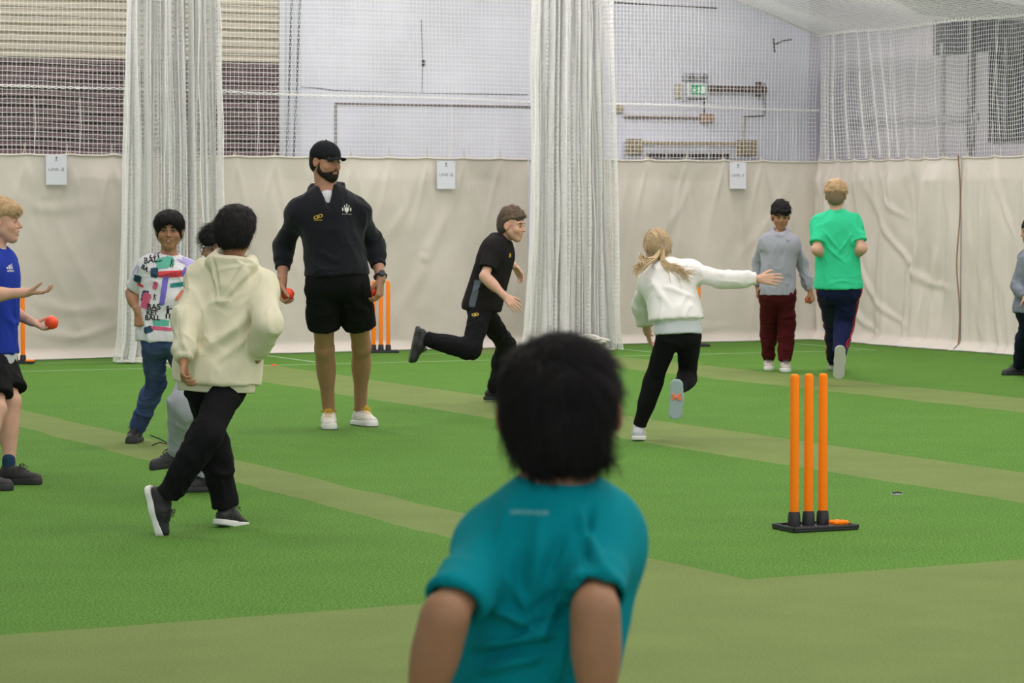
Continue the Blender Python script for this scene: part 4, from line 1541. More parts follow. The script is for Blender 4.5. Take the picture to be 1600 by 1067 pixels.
def person_greyhoodie():
    sk, lp = skin_tones('brown')
    s = dict(h=1.57, S=.225, Y=26.2, g=.84, pel=(1215, 458), neck=(1218, 366, .0), yc=0, yp=0, rollc=0, sw=.080, sdrop=.045,
             head=(1220, 338, -.02, 2, 12, 0),
             ER=(1186, 408, 1), WR=(1184, 448, -1), EL=(1253, 412, 1), WL=(1266, 455, -1),
             KR=(1201, 506), KL=(1229, 508), AR=('g', 1201, 577), AL=('g', 1226, 580), FR=(-6, 0), FL=(4, 0),
             skin=sk, lip=lp, hairmat='black', browcol=BLACKH, brow=1.2, nk=.18,
             handL=dict(curl=(60, 60, 30), n=(-.6, .5, 0)), handR=dict(curl=(40, 40, 30)))
    k, root = person(s, 'dark-haired boy in pale grey hoodie and maroon joggers, looking down')
    body = build_body(k, s, root, .005)
    face_parts(k, s, body)
    hm = mat('hair_black', (.012, .011, .011), .7, spec=.22)
    hair_obj(k, s, hair_short(k, s, .036, .004, fringe=1, back=-.2, temple=.10) + [ell(head_pt(k, .06, .30, .27), V(.20, .12, .10) * k.S, k.Rh, .02)], hm, strands=2200, sl=.030, comb=(.7, .8, -.1), parent=body, amp=.007, fr=(30, 22, 22), lift=.4, rootsel=lambda q: q[:, 2] > .1)
    gm = cloth('hoodie_grey', (.34, .35, .41))
    N, c, h = k.N, k.Rc, k.h
    t = garment_top(k, .018, 1.93, hem=.015, flare=.008, sleeve_o=.018)
    for q in (-1, 1):
        t += [cone(N + c @ V(.065 * q, -.02, .03), N + c @ V(.015 * q, .075, -.015), .030, .024, .010), cone(N + c @ V(.065 * q, -.02, .03), N + c @ V(.02 * q, -.09, .01), .030, .04, .012)]
    t += [cone(N + c @ V(0, .02, .0), N + c @ V(0, .03, .2), .040, .080, .01, sub=True)]
    sw = sdf_mesh('hoodie', t, .006, gm, root, org=k.org, disp=bone_noise(72, .006, (8, 8, 5)))
    D = Decal(sw, k)
    v = [(-.022, .01), (-.004, -.014), (.0, -.008), (-.016, .012)]
    lm = mat('print_slate', (.12, .13, .16), .8)
    cc = at(1232, 376, k.C[1] - .1)
    D.put('chest_tick', v, [(0, 1, 2, 3)], cc, V(1, 0, 0), V(0, 0, 1), lm)
    D.put('chest_tick', [(-.002, -.014), (.03, .014), (.022, .012), (.0, -.006)], [(0, 1, 2, 3)], cc, V(1, 0, 0), V(0, 0, 1), lm)
    # pouch pocket
    pk = [ell(k.P + c @ V(0, .105, .095), (.095, .022, .055), c, .01)]
    sdf_mesh('pouch_pocket', pk, .005, gm, sw, org=k.org)
    sdf_mesh('joggers', leg_garment(k, .020, flare=-.002), .006, cloth('joggers_maroon', (.085, .010, .014)), root, org=k.org, disp=bone_noise(75, .008, (8, 8, 7)))
    for i in 'RL':
        shoe(k, i, root, mat('shoe_cream', (.50, .46, .40), .6, bump=.2), mat('sole_white', (.72, .72, .70), .5), mat('lace_grey', (.07, .07, .075), .8), s=1.08)
    ball(k.palmL + k.hnL[1] * .030, 'orange ball in the hand of the boy in the grey hoodie')


def person_green():
    sk, lp = skin_tones('fair')
    s = dict(h=1.66, S=.232, Y=24.3, g=1.02, pel=(1311, 452), neck=(1306, 334, .02), yc=176, yp=176, rollc=0, sw=.090, sdrop=.046,
             head=(1306, 306, .0, 172, 4, 0), nk=.2,
             EL=(1276, 390, -1), WL=(1290, 400, 1), ER=(1347, 388, -1), WR=(1330, 402, 1),
             KL=(1303, 508, 1), AL=('g', 1303, 578), KR=(1318, 508, 1), AR=(1312, 552, -1), FL=(178, 0), FR=(176, 80),
             skin=sk, lip=lp, hairmat='fair', browcol=(.25, .17, .08))
    k, root = person(s, 'fair-haired boy in a bright green tee and navy track pants walking away')
    body = build_body(k, s, root, .005)
    face_parts(k, s, body)
    hm = mat('hair_blond', (.54, .37, .20), .6, var=.25, vscale=60)
    hs = mat('hair_fair_clipped', (.20, .145, .085), .8)
    o = hair_obj(k, s, hair_short(k, s, .004, .003, back=-.34), hs, strands=900, sl=.010, sr=.0006, comb=(0, -.2, -1), parent=body, amp=.0008)
    hair_obj(k, s, hair_top(k, .016, .034, .14), hm, strands=2600, sl=.026, comb=lambda q: np.stack([q[:, 0] * 2, -.3 + 0 * q[:, 1], -.6 + 0 * q[:, 0]], 1), parent=o, amp=.005, lift=.3, fr=(45, 25, 40), name='hair_crown')
    t = garment_top(k, .017, .75, hem=-.008, flare=.010, sleeve_o=.013) + neck_cut(k)
    c = k.Rc
    B = lambda x, z: k.C + c @ V(x, -.1, z)
    fo = [(B(.12, .08), B(-.02, -.10), .02, .007), (B(-.13, .05), B(.02, -.14), .02, .008), (B(.10, -.05), B(-.05, -.20), .02, .007)]
    sw = sdf_mesh('tshirt', t, .006, cloth('tee_green', (.040, .58, .30)), root, org=k.org, disp=creases([(a, b, w * .65, am * 1.3) for a, b, w, am in fo], bone_noise(82, .006, (8, 8, 4)), -c[:, 1]))
    pt = sdf_mesh('track_pants', leg_garment(k, .014, flare=.004), .006, cloth('pants_navy', (.012, .016, .060)), root, org=k.org, disp=bone_noise(85, .006, (8, 8, 6)))
    D = Decal(pt, k)
    rm = mat('stripe_red', (.40, .02, .03), .7)
    for i, sg in (('R', 1), ('L', -1)):
        H, K, A = [getattr(k, x + i) for x in 'HKA']
        for off in (-.008, .014):
            pts = []
            for t_ in np.linspace(-.15, 1.95, 26):
                p = H + (K - H) * t_ if t_ < 1 else K + (A - K) * (t_ - 1)
                o_ = p + V(.4 * sg, -.05 + off * 2.0, 0)
                hit = D.bvh.ray_cast(Vector(o_ - k.org), Vector((-sg, 0, 0)), .5)
                if hit[0] is not None and (hit[0].x - (p - k.org)[0]) * sg > 0:
                    pts.append(np.array(hit[0]) + V(.001 * sg, 0, 0))
            if len(pts) > 4:
                MB().tube(pts, .006, 5).build('side_stripe', rm, pt)
    for i in 'LR':
        shoe(k, i, root, mat('shoe_cream', (.50, .46, .40), .6, bump=.2), mat('sole_grey_green', (.40, .43, .36), .6), mat('lace_grey', (.07, .07, .075), .8), s=1.10)


def person_edge():
    sk, lp = skin_tones('tan')
    s = dict(h=1.42, S=.22, Y=25.2, g=1.0, pel=(1610, 488), neck=(1615, 392, .0), yc=-75, yp=-70, rollc=0,
             head=(1612, 362, .0, -80, 5, 0),
             SL=(1604, 407), EL=(1590, 448, -1), WL=(1602, 466, -1), ER=(1615, 440, 1), WR=(1608, 470, 1),
             KL=(1600, 530), AL=('g', 1592, 586), KR=(1615, 532), AR=('g', 1625, 588), FL=(-70, 0), FR=(-70, 0),
             skin=sk, lip=lp, hairmat='black', browcol=BLACKH)
    k, root = person(s, 'child in grey top and navy trousers cut off by the right edge')
    body = build_body(k, s, root, .005)
    face_parts(k, s, body)
    hm = mat('hair_black', (.012, .011, .011), .7, spec=.22)
    hair_obj(k, s, hair_short(k, s, .02, .01), hm, strands=500, parent=body)
    sdf_mesh('sweatshirt', garment_top(k, .020, 1.9, hem=-.0) + neck_cut(k), .006, cloth('sweat_blue_grey', (.18, .20, .245)), root, org=k.org, disp=bone_noise(92, .007, (8, 8, 8)))
    sdf_mesh('trousers', leg_garment(k, .018, flare=.0), .006, cloth('pants_navy_dark', (.010, .014, .035)), root, org=k.org, disp=bone_noise(95, .006, (8, 8, 6)))
    for i in 'RL':
        shoe(k, i, root, mat('shoe_black', (.014, .014, .016), .6, bump=.2), mat('sole_black', (.02, .02, .022), .6), mat('lace_black', (.02, .02, .02), .8), s=1.05)


def person_front():
    sk, lp = skin_tones('brown')
    s = dict(h=1.30, S=.205, Y=4.22, g=.82, ga=.95, earx=.415, pel=(812, 1190), neck=(872, 770, .03), yc=186, yp=182, rollc=1, sw=.100,
             head=(875, 644, .015, 173, 6, -3), nk=.25,
             SL=(782, 842, .0), SR=(936, 832, .0),
             EL=(696, 960, -1), WL=(650, 1140, 1), ER=(930, 950, -1), WR=(935, 1150, 1),
             KL=(790, 1480), AL=('g', 790, 1760), KR=(850, 1480), AR=('g', 860, 1790), FL=(180, 0), FR=(180, 0),
             skin=sk, lip=lp, hairmat='black', browcol=BLACKH,
             handL=dict(curl=(40, 40, 25)), handR=dict(curl=(40, 40, 25)))
    k, root = person(s, 'small black-haired boy in a teal tee seen from behind, nearest the camera')
    body = build_body(k, s, root, .0035)
    face_parts(k, s, body)
    hm = mat('hair_black_near', (.010, .0085, .0085), .7, spec=.22)
    P = lambda x, y, z: head_pt(k, x, y, z)
    S, f = k.S, k.Rh
    L = [ell(P(0, -.06, .12), V(.397, .45, .395) * S, f, .02), ell(P(0, -.17, -.12), V(.315, .29, .25) * S, f, .05), ell(P(0, -.20, -.28), V(.215, .19, .18) * S, f, .05),
         ell(P(0, .15, .28), V(.30, .28, .22) * S, f, .05),
         ell(P(0, .50, -.20), V(.42, .42, .42) * S, f, .02, sub=True), half(P(0, -.2, -.43), f @ V(0, .1, -1))]
    for q in (-1, 1):
        L.append(ell(P(.45 * q, -.01, -.10), V(.16, .17, .19) * S, f, .012, sub=True))
    L += [cone(P(-.18, -.18, -.36), P(-.34, -.14, -.33), .05 * S, .014 * S, .012)]
    hair_obj(k, s, L, hm, h=.0035, strands=16000, sl=.035, sr=.00045, fr=(80, 80, 30),
             comb=lambda q: np.stack([q[:, 0] * 1.6 - .25, -.2 - .6 * (q[:, 1] + .15), -.9 - q[:, 2] * .3], 1) * np.where(q[:, 2:3] > .35, V(2.2, 1.5, .1), V(1, 1, 1)), parent=body, amp=.0025, lift=.18, jit=.22)
    tm = cloth('tee_teal', (.0, .235, .275), bscale=900, bump=.15, var=.05, vscale=20)
    c, h = k.Rc, k.h
    t = garment_top(k, .014, .84, hem=.06, flare=-.004, sleeve_o=.010) + neck_cut(k, .062, .014, .3)
    for i in 'LR':    # hollow sleeve openings
        S_, E_ = getattr(k, 'S' + i), getattr(k, 'E' + i)
        e = S_ + (E_ - S_) * .84
        d = unit(E_ - S_)
        t.append(cone(e - d * .02, e + d * .05, .026 * h * k.g + .008, .029 * h * k.g + .008, .004, sub=True))
    B = lambda px, py: at(px, py, k.C[1] - .085)
    fo = []
    for (a, b, w, am) in (((905, 800), (935, 900), .010, .009), ((930, 790), (905, 880), .008, -.007), ((800, 780), (775, 860), .010, .006), ((845, 800), (835, 930), .016, .006),
                          ((760, 940), (840, 985), .010, .010), ((900, 880), (835, 1000), .012, .011), ((740, 1010), (880, 985), .010, .009), ((745, 1050), (850, 1020), .010, .010), ((905, 930), (850, 1060), .012, .010),
                          ((790, 900), (830, 960), .010, .007), ((885, 1000), (865, 1067), .012, .009), ((850, 900), (880, 830), .012, -.006), ((820, 960), (905, 900), .009, -.006),
                          ((780, 1000), (860, 960), .008, -.007), ((735, 1030), (840, 1000), .007, -.007), ((815, 850), (805, 940), .012, -.005)):
        fo.append((B(*a), B(*b), w, am))
    sw = sdf_mesh('tshirt', t, .0045, tm, root, org=k.org, disp=creases([(a, b, w * .7, am * 1.35) for a, b, w, am in fo], bone_noise(102, .004, (7, 7, 4)), -c[:, 1]), it=2)
    D = Decal(sw, k)
    pm = mat('print_pale', (.12, .40, .43), .7)
    rng = np.random.default_rng(3)
    x = -.026
    while x < .026:
        w = rng.uniform(.002, .005)
        D.put('collar_print', [(x, -.003), (x + w, -.003), (x + w, .003), (x, .003)], [(0, 1, 2, 3)], at(825, 801, k.C[1] - .08), V(1, 0, 0), V(-.05, 0, 1), pm, .0012)
        x += w + .0016
    sdf_mesh('shorts', leg_garment(k, .022, short=.85, flare=.015, waist=-.02), .008, cloth('shorts_navy', (.02, .025, .05)), root, org=k.org)
    for i in 'RL':
        shoe(k, i, root, mat('shoe_black', (.014, .014, .016), .6, bump=.2), mat('sole_black', (.02, .02, .022), .6), mat('lace_black', (.02, .02, .02), .8), hv=.006)


PEOPLE = [person_coach, person_cream, person_tee, person_hidden, person_blue, person_runner, person_girl, person_greyhoodie, person_green, person_edge, person_front]
# ------------------------------------------------------------------ the hall
XR = 17.10          # plane of the side canvas


def yb(x):
    """line of the back canvas, hung slightly askew to the building wall"""
    return 27.78 + (x - 8) * .066


YB = yb(XR)


def on_canvas(px, py, off=0.0):
    d = hall(ray(px, py))
    t = (yb(0) - off) / (d[1] - .066 * d[0])
    return d * t + V(0, 0, CAM_H)


# building planes
WB, WR = 29.7, 17.75          # building walls behind the nets
CH = 2.012                     # canvas height


def struct(name, mb, m, smooth=False):
    o = mb.build(name, m, None, smooth)
    o['kind'] = 'structure'
    return o


def node_mat(name):
    m = bpy.data.materials.new(name)
    m.use_nodes = True
    return m, m.node_tree, m.node_tree.nodes['Principled BSDF']


def mnode(nt, op, a, b=None, c=None):
    n = nt.nodes.new('ShaderNodeMath')
    n.operation = op
    for i, x in enumerate((a, b, c)):
        if x is None:
            continue
        if isinstance(x, (int, float)):
            n.inputs[i].default_value = x
        else:
            nt.links.new(x, n.inputs[i])
    return n.outputs[0]


def turf_material():
    m, nt, b = node_mat('turf_carpet')
    b.inputs['Roughness'].default_value = .9
    b.inputs['Specular IOR Level'].default_value = .15
    tc = nt.nodes.new('ShaderNodeTexCoord')
    sp = nt.nodes.new('ShaderNodeSeparateXYZ')
    nt.links.new(tc.outputs['Object'], sp.inputs[0])
    X, Y = sp.outputs[0], sp.outputs[1]
    nz = nt.nodes.new('ShaderNodeTexNoise')
    nz.inputs['Scale'].default_value = 1.1
    nz.inputs['Detail'].default_value = 2
    nt.links.new(tc.outputs['Object'], nz.inputs['Vector'])
    wob = mnode(nt, 'MULTIPLY', mnode(nt, 'SUBTRACT', nz.outputs['Fac'], .5), .12)
    Xw = mnode(nt, 'ADD', X, wob)

    def band(x, a, c, soft=.012):
        return mnode(nt, 'MULTIPLY', mnode(nt, 'GREATER_THAN', x, a), mnode(nt, 'LESS_THAN', x, c))
    s = band(Xw, 5.27, 5.74)
    for a, c in ((8.55, 9.52), (12.32, 13.25), (1.9, 2.35)):
        s = mnode(nt, 'MAXIMUM', s, band(Xw, a, c))
    yy = mnode(nt, 'SUBTRACT', Y, mnode(nt, 'MULTIPLY', X, .065))
    fg = mnode(nt, 'LESS_THAN', mnode(nt, 'ADD', yy, mnode(nt, 'MULTIPLY', wob, .4)), 9.72)
    s = mnode(nt, 'MAXIMUM', s, fg)
    # painted crease lines
    def line(a0, a1, b0, b1):
        return mnode(nt, 'MULTIPLY', band(X, a0, a1), band(Y, b0, b1))
    ln = line(6.2, 11.95, 25.83, 25.885)
    for q in ((13.2, 16.2, 25.95, 26.0), (10.09, 10.15, 25.85, 27.6), (8.58, 8.63, 25.85, 27.7), (13.98, 14.03, 25.9, 27.6), (16.3, 16.35, 25.9, 27.6), (6.9, 8.6, 27.1, 27.14), (11.6, 12.3, 27.2, 27.24)):
        ln = mnode(nt, 'MAXIMUM', ln, line(*q))
    ln = mnode(nt, 'MULTIPLY', ln, .42)
    # pile colours
    n1 = nt.nodes.new('ShaderNodeTexNoise'); n1.inputs['Scale'].default_value = 95; n1.inputs['Detail'].default_value = 3; n1.inputs['Roughness'].default_value = .8
    n2 = nt.nodes.new('ShaderNodeTexNoise'); n2.inputs['Scale'].default_value = 2.2; n2.inputs['Detail'].default_value = 5
    mp = nt.nodes.new('ShaderNodeMapping'); mp.inputs['Scale'].default_value = (1, .8, 1)
    nt.links.new(tc.outputs['Object'], mp.inputs['Vector'])
    nt.links.new(mp.outputs[0], n1.inputs['Vector']); nt.links.new(tc.outputs['Object'], n2.inputs['Vector'])

    def ramp(fac, pts):
        r = nt.nodes.new('ShaderNodeValToRGB')
        r.color_ramp.elements[0].position, r.color_ramp.elements[0].color = pts[0][0], (*pts[0][1], 1)
        r.color_ramp.elements[1].position, r.color_ramp.elements[1].color = pts[-1][0], (*pts[-1][1], 1)
        for p_, c_ in pts[1:-1]:
            e = r.color_ramp.elements.new(p_); e.color = (*c_, 1)
        nt.links.new(fac, r.inputs['Fac'])
        return r.outputs['Color']
    g = ramp(n1.outputs['Fac'], [(.36, TURF[0]), (.5, TURF[1]), (.64, TURF[2])])
    ol = ramp(n1.outputs['Fac'], [(.3, TURF[3]), (.7, TURF[4])])

    def mix(f, a, c):
        n = nt.nodes.new('ShaderNodeMix'); n.data_type = 'RGBA'
        nt.links.new(f, n.inputs[0])
        for i, x in ((6, a), (7, c)):
            if isinstance(x, tuple): n.inputs[i].default_value = (*x, 1)
            else: nt.links.new(x, n.inputs[i])
        return n.outputs[2]
    c = mix(s, g, ol)
    c = mix(ln, c, (.55, .66, .55))
    lf = mnode(nt, 'ADD', mnode(nt, 'MULTIPLY', n2.outputs['Fac'], .3), .85)
    sc = nt.nodes.new('ShaderNodeVectorMath'); sc.operation = 'SCALE'
    nt.links.new(c, sc.inputs[0]); nt.links.new(lf, sc.inputs['Scale'])
    nt.links.new(sc.outputs[0], b.inputs['Base Color'])
    bp = nt.nodes.new('ShaderNodeBump'); bp.inputs['Strength'].default_value = .5; bp.inputs['Distance'].default_value = .01
    nt.links.new(n1.outputs['Fac'], bp.inputs['Height']); nt.links.new(bp.outputs[0], b.inputs['Normal'])
    return m


TURF = [(.027, .084, .008), (.080, .200, .022), (.158, .318, .070), (.120, .182, .043), (.200, .256, .088)]


def painted_brick(name, col, axis='x'):
    m, nt, b = node_mat(name)
    b.inputs['Roughness'].default_value = .6
    tc = nt.nodes.new('ShaderNodeTexCoord')
    sp = nt.nodes.new('ShaderNodeSeparateXYZ'); nt.links.new(tc.outputs['Object'], sp.inputs[0])
    cb = nt.nodes.new('ShaderNodeCombineXYZ')
    nt.links.new(sp.outputs[0 if axis == 'x' else 1], cb.inputs[0]); nt.links.new(sp.outputs[2], cb.inputs[1])
    br = nt.nodes.new('ShaderNodeTexBrick')
    br.inputs['Scale'].default_value = 1.0
    br.inputs['Brick Width'].default_value = .45
    br.inputs['Row Height'].default_value = .16
    br.inputs['Mortar Size'].default_value = .006
    br.inputs['Color1'].default_value = (*col, 1)
    br.inputs['Color2'].default_value = (*[x * .97 for x in col], 1)
    br.inputs['Mortar'].default_value = (*[x * .94 for x in col], 1)
    nt.links.new(cb.outputs[0], br.inputs['Vector'])
    n = nt.nodes.new('ShaderNodeTexNoise'); n.inputs['Scale'].default_value = 1.3; n.inputs['Detail'].default_value = 6
    nt.links.new(tc.outputs['Object'], n.inputs['Vector'])
    f = mnode(nt, 'ADD', mnode(nt, 'MULTIPLY', n.outputs['Fac'], .35), .83)
    sc = nt.nodes.new('ShaderNodeVectorMath'); sc.operation = 'SCALE'
    nt.links.new(br.outputs['Color'], sc.inputs[0]); nt.links.new(f, sc.inputs['Scale'])
    nt.links.new(sc.outputs[0], b.inputs['Base Color'])
    bp = nt.nodes.new('ShaderNodeBump'); bp.inputs['Strength'].default_value = .3; bp.inputs['Distance'].default_value = .01
    nt.links.new(br.outputs['Fac'], bp.inputs['Height']); bp.invert = True
    nt.links.new(bp.outputs[0], b.inputs['Normal'])
    return m


def roof_z(x):
    return 4.15 + .30 * (WR - x)


def build_hall():
    fl = MB().add([(-14, -6, 0), (WR + .2, -6, 0), (WR + .2, WB + .3, 0), (-14, WB + .3, 0)], [(0, 1, 2, 3)])
    struct('floor', fl, turf_material())
    wm = painted_brick('painted_blockwork', WALLC)
    # back wall with the gable rising to the left
    v = []
    for y in (WB, WB + .25):
        v += [(-14, y, 0), (WR + .2, y, 0), (WR + .2, y, roof_z(WR + .2)), (2, y, roof_z(2)), (-14, y, roof_z(18))]
    f = [(0, 1, 2, 3, 4), (9, 8, 7, 6, 5), (0, 5, 6, 1), (1, 6, 7, 2), (2, 7, 8, 3), (3, 8, 9, 4), (4, 9, 5, 0)]
    struct('wall_back', MB().add(v, f), wm)
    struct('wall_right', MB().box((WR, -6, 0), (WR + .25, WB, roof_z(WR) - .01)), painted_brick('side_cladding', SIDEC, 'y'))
    # pitched roof, two slopes
    rm = mat('roof_lining', (.78, .78, .79), .7, var=.12, vscale=.8)
    v = []
    for y in (-6, WB + .2):
        v += [(WR + .3, y, roof_z(WR + .3)), (2, y, roof_z(2)), (-14, y, roof_z(18)), (-14, y, roof_z(18) + .12), (2, y, roof_z(2) + .12), (WR + .3, y, roof_z(WR + .3) + .12)]
    f = [(0, 1, 7, 6), (1, 2, 8, 7), (3, 4, 10, 9), (4, 5, 11, 10), (5, 0, 6, 11), (2, 3, 9, 8), (0, 5, 4, 1), (1, 4, 3, 2), (6, 7, 10, 11), (7, 8, 9, 10)]
    struct('ceiling', MB().add(v, f), rm)
    # roof purlins and a bright rooflight strip between them
    pm = mat('roof_steel', (.16, .16, .17), .6)
    for n_, y in enumerate((21.2, 24.4)):
        m = MB()
        m.add([(WR, y, roof_z(WR) - .22), (4, y, roof_z(4) - .22), (4, y, roof_z(4) - .01), (WR, y, roof_z(WR) - .01), (WR, y + .18, roof_z(WR) - .22), (4, y + .18, roof_z(4) - .22), (4, y + .18, roof_z(4) - .01), (WR, y + .18, roof_z(WR) - .01)],
              [(0, 1, 2, 3), (7, 6, 5, 4), (0, 4, 5, 1), (3, 2, 6, 7), (0, 3, 7, 4), (1, 5, 6, 2)])
        o = struct('trim_%d' % (n_ + 1), m, pm)

    # ---- slatted shutter behind the left net
    x1 = on_back(432, 100, WB)[0]
    x0 = on_back(-120, 100, WB)[0]
    zs = on_back(432, 100, WB)[2]
    root = empty('roller_shutter', ((x0 + x1) / 2, WB - .02, 0))
    tag(root, 'tall slatted roller shutter, beige above and dark brown below, behind the left net', 'shutter')

    def slats(name, z0, z1, pit, m, lip, depth):
        b = MB()
        n = int(round((z1 - z0) / pit))
        prof = []
        for i in range(n):
            z = z0 + i * pit
            prof += [(0, z), (-depth, z + pit * .18), (-depth * 1.05, z + pit * .55), (-.004, z + pit * .80)]
        prof.append((0, z1))
        v = []
        for (y, z) in prof:
            v += [(x0 - root.location.x, y - .012, z), (x1 - root.location.x, y - .012, z)]
        f = [(2 * i, 2 * i + 1, 2 * i + 3, 2 * i + 2) for i in range(len(prof) - 1)]
        b.add(v, f)
        return b.build(name, m, root, False)
    top = 4.6
    slats('upper_curtain', zs, top, .088, mat('shutter_beige', (.56, .52, .42), .5, var=.05), 1, .045)
    slats('lower_curtain', 0.02, zs - .0, .088, mat('shutter_brown', (.17, .125, .13), .55, var=.25, vscale=5), 1, .045)
    b = MB().box((x1 - root.location.x - .001, -.09, .0), (x1 - root.location.x + .06, 0.0, top))
    b.build('guide_rail', mat('white_paint', (.62, .65, .70), .5), root, False)
    # pilaster beside the shutter
    xa, xb = on_back(440, 100, WB)[0], on_back(465, 100, WB)[0]
    struct('trim_3', MB().box((xa, WB - .10, 0), (xb, WB, 4.6)), mat('pilaster_paint', (.60, .64, .72), .6))

    # ---- shutter chains
    for pa, pb, n_ in (((456, 0), (448, 244), 'left'), ((469, 0), (459, 244), 'right')):
        a, c = on_back(*pa, WB - .25), on_back(*pb, WB - .25)
        c = a + (c - a) * ((a[2] - .04) / (a[2] - c[2]))
        a = a + (a - c) * .35
        b = MB()
        n = int(np.linalg.norm(c - a) / .042)
        for i in range(n):
            p = a + (c - a) * (i + .5) / n - a
            w = [0, 1] if i % 2 else [1, 0]
            pts = [p + V(math.cos(t) * .011 * w[0], math.cos(t) * .011 * w[1], math.sin(t) * .026) for t in np.linspace(0, 2 * math.pi, 8, endpoint=False)]
            b.tube(pts, .0045, 4, closed=True)
        o = b.build('hoist_chain', mat('chain_steel', (.12, .11, .11), .45, metal=.6))
        o.location = a
        tag(o, 'dark hanging chain, %s one of the pair beside the shutter' % n_, 'chain', 'chains beside the shutter')

    # ---- door outline painted over in the wall
    def strip(name, pts, r, m, label=None, cat=None, y=WB, dep=.0):
        P_ = [on_back(px, py, y) for px, py in pts]
        b = MB()
        b.tube([p + V(0, -r * .6, 0) for p in P_], r, 6)
        o = b.build(name, m)
        if label: tag(o, label, cat)
        return o
    dk = mat('dark_gap', (.09, .075, .075), .8)
    a, c, e = on_back(524, 162, WB), on_back(524, 300, WB), on_back(822, 171, WB)
    b = MB().box((a[0] - .012, WB - .014, 0), (a[0] + .012, WB - .002, a[2] + .012)).box((a[0], WB - .014, a[2] - .010), (e[0] + .4, WB - .002, a[2] + .010))
    struct('trim_4', b, mat('gap_brown', (.20, .16, .16), .8))
    g = mat('wire_grey', (.24, .24, .27), .6)
    tag(strip('cable', [(468, 135), (500, 138), (520, 141), (600, 144), (660, 146), (760, 147), (825, 148)], .006, g), 'thin grey cable running level along the white back wall', 'cable')
    tag(strip('cable', [(658, 30), (659, 60), (660, 95), (659, 146)], .005, g), 'thin vertical cable on the white back wall above the level cable', 'cable')
    tag(strip('cable', [(960, 4), (1040, 9), (1120, 13)], .009, mat('dark_gap', (.09, .075, .075), .8)), 'dark cable high on the back wall right of the middle net', 'cable')
    cl = MB().box((-.02, -.03, -.03), (.02, 0, .03), .006)
    o = cl.build('cable_clip', dk); o.location = on_back(661, 98, WB - .001)
    tag(o, 'small dark clip on the vertical cable of the back wall', 'clip')

    # ---- pipes, boxes, exit sign
    ps = WB
    def bar(name, px0, py0, px1, py1, dep, m, label, cat, bev=.012):
        p, q = on_back(px0, py0, ps), on_back(px1, py1, ps)
        cx, cz = (p[0] + q[0]) / 2, (p[2] + q[2]) / 2
        b = MB().box((p[0] - cx, -dep, q[2] - cz), (q[0] - cx, 0, p[2] - cz), bev)
        o = b.build(name, m)
        o.location = (cx, ps - .001, cz)
        tag(o, label, cat)
        return o
    rust = mat('rusty_brown', (.12, .075, .065), .7, var=.3, vscale=20)
    tan = mat('old_tan_paint', (.42, .36, .25), .7, var=.3, vscale=15)
    # exit sign with its running figure, arrow and door
    ex = bar('exit_sign', 1070, 128, 1102, 153, .07, mat('sign_body', (.72, .76, .76), .5), 'white emergency exit sign with a green panel, right of the middle net', 'sign')
    p, q = on_back(1075, 133, ps), on_back(1098, 148, ps)
    w, h = q[0] - p[0], p[2] - q[2]
    cx, cz = (p[0] + q[0]) / 2 - ex.location.x, (p[2] + q[2]) / 2 - ex.location.z
    gp = MB().box((cx - w / 2, -.076, cz - h / 2), (cx + w / 2, -.069, cz + h / 2))
    gp.build('green_panel', mat('exit_green', (.02, .30, .12), .4, emit=.25), ex, False)
    wt = MB()
    y = -.079
    def poly(pts):
        wt.add([(cx + a_ * w / 2, y, cz + b_ * h / 2) for a_, b_ in pts], [tuple(range(len(pts)))])
    poly([(.35, -.8), (.85, -.8), (.85, .75), (.35, .75)])                     # door
    poly([(-.85, -.1), (-.65, .25), (-.65, .06), (-.3, .06), (-.3, -.22), (-.65, -.22), (-.65, -.45)])   # arrow
    poly([(.02, .35), (.14, .35), (.14, .65), (.02, .65)])                     # head
    poly([(-.08, .28), (.2, .28), (.12, -.15), (-.05, -.15)])
    poly([(-.2, .2), (-.08, .28), (-.08, .12), (-.18, .05)])
    poly([(-.05, -.1), (.06, -.15), (-.08, -.75), (-.2, -.7)])
    poly([(.02, -.1), (.12, -.15), (.28, -.45), (.2, -.55)])
    wt.build('running_figure', mat('sign_white', (.8, .85, .8), .5, emit=.15), ex, False)
    em = bar('emergency_light', 1064, 115, 1101, 126, .09, mat('lamp_grey', (.42, .42, .45), .5), 'grey twin emergency light fitted just above the exit sign', 'light')
    for dx in (-.085, .085):
        MB().lathe([(.02, 0), (.035, .02), (.038, .05), (.02, .055)], (0, 0, 0), 14, Matrix.Translation((dx, -.09, -.0)) @ Matrix.Rotation(R(90), 4, 'X')).build('lamp_head', mat('lamp_dark', (.2, .2, .21), .4), em)
    bar('junction_box', 1052, 131, 1063, 154, .06, mat('cream_plastic', (.55, .52, .42), .6), 'cream junction box left of the exit sign', 'box')
    br = bar('heater_bar', 1103, 134, 1194, 145, .08, rust, 'rusty brown bar mounted level to the right of the exit sign', 'bracket')
    MB().box((.27, -.10, -.09), (.31, 0, .09), .008).build('end_bracket', rust, br)
    tag(strip('conduit', [(1194, 130), (1194, 181), (1160, 183)], .012, dk), 'thin dark conduit dropping from the rusty bar', 'conduit')
    tag(strip('conduit', [(1100, 140), (1104, 140), (1101, 155), (1066, 157)], .010, mat('conduit_brown', (.2, .16, .14), .7)), 'short conduit bending under the exit sign', 'conduit')
    tag(strip('conduit', [(1100, 157), (1100, 182), (1108, 190)], .008, dk), 'thin vertical conduit below the exit sign', 'conduit')
    bar('wall_pipe', 974, 180, 1100, 186, .05, mat('pipe_brown', (.26, .19, .15), .6, var=.25, vscale=20), 'level brown pipe on the back wall below the exit sign', 'pipe', .006)
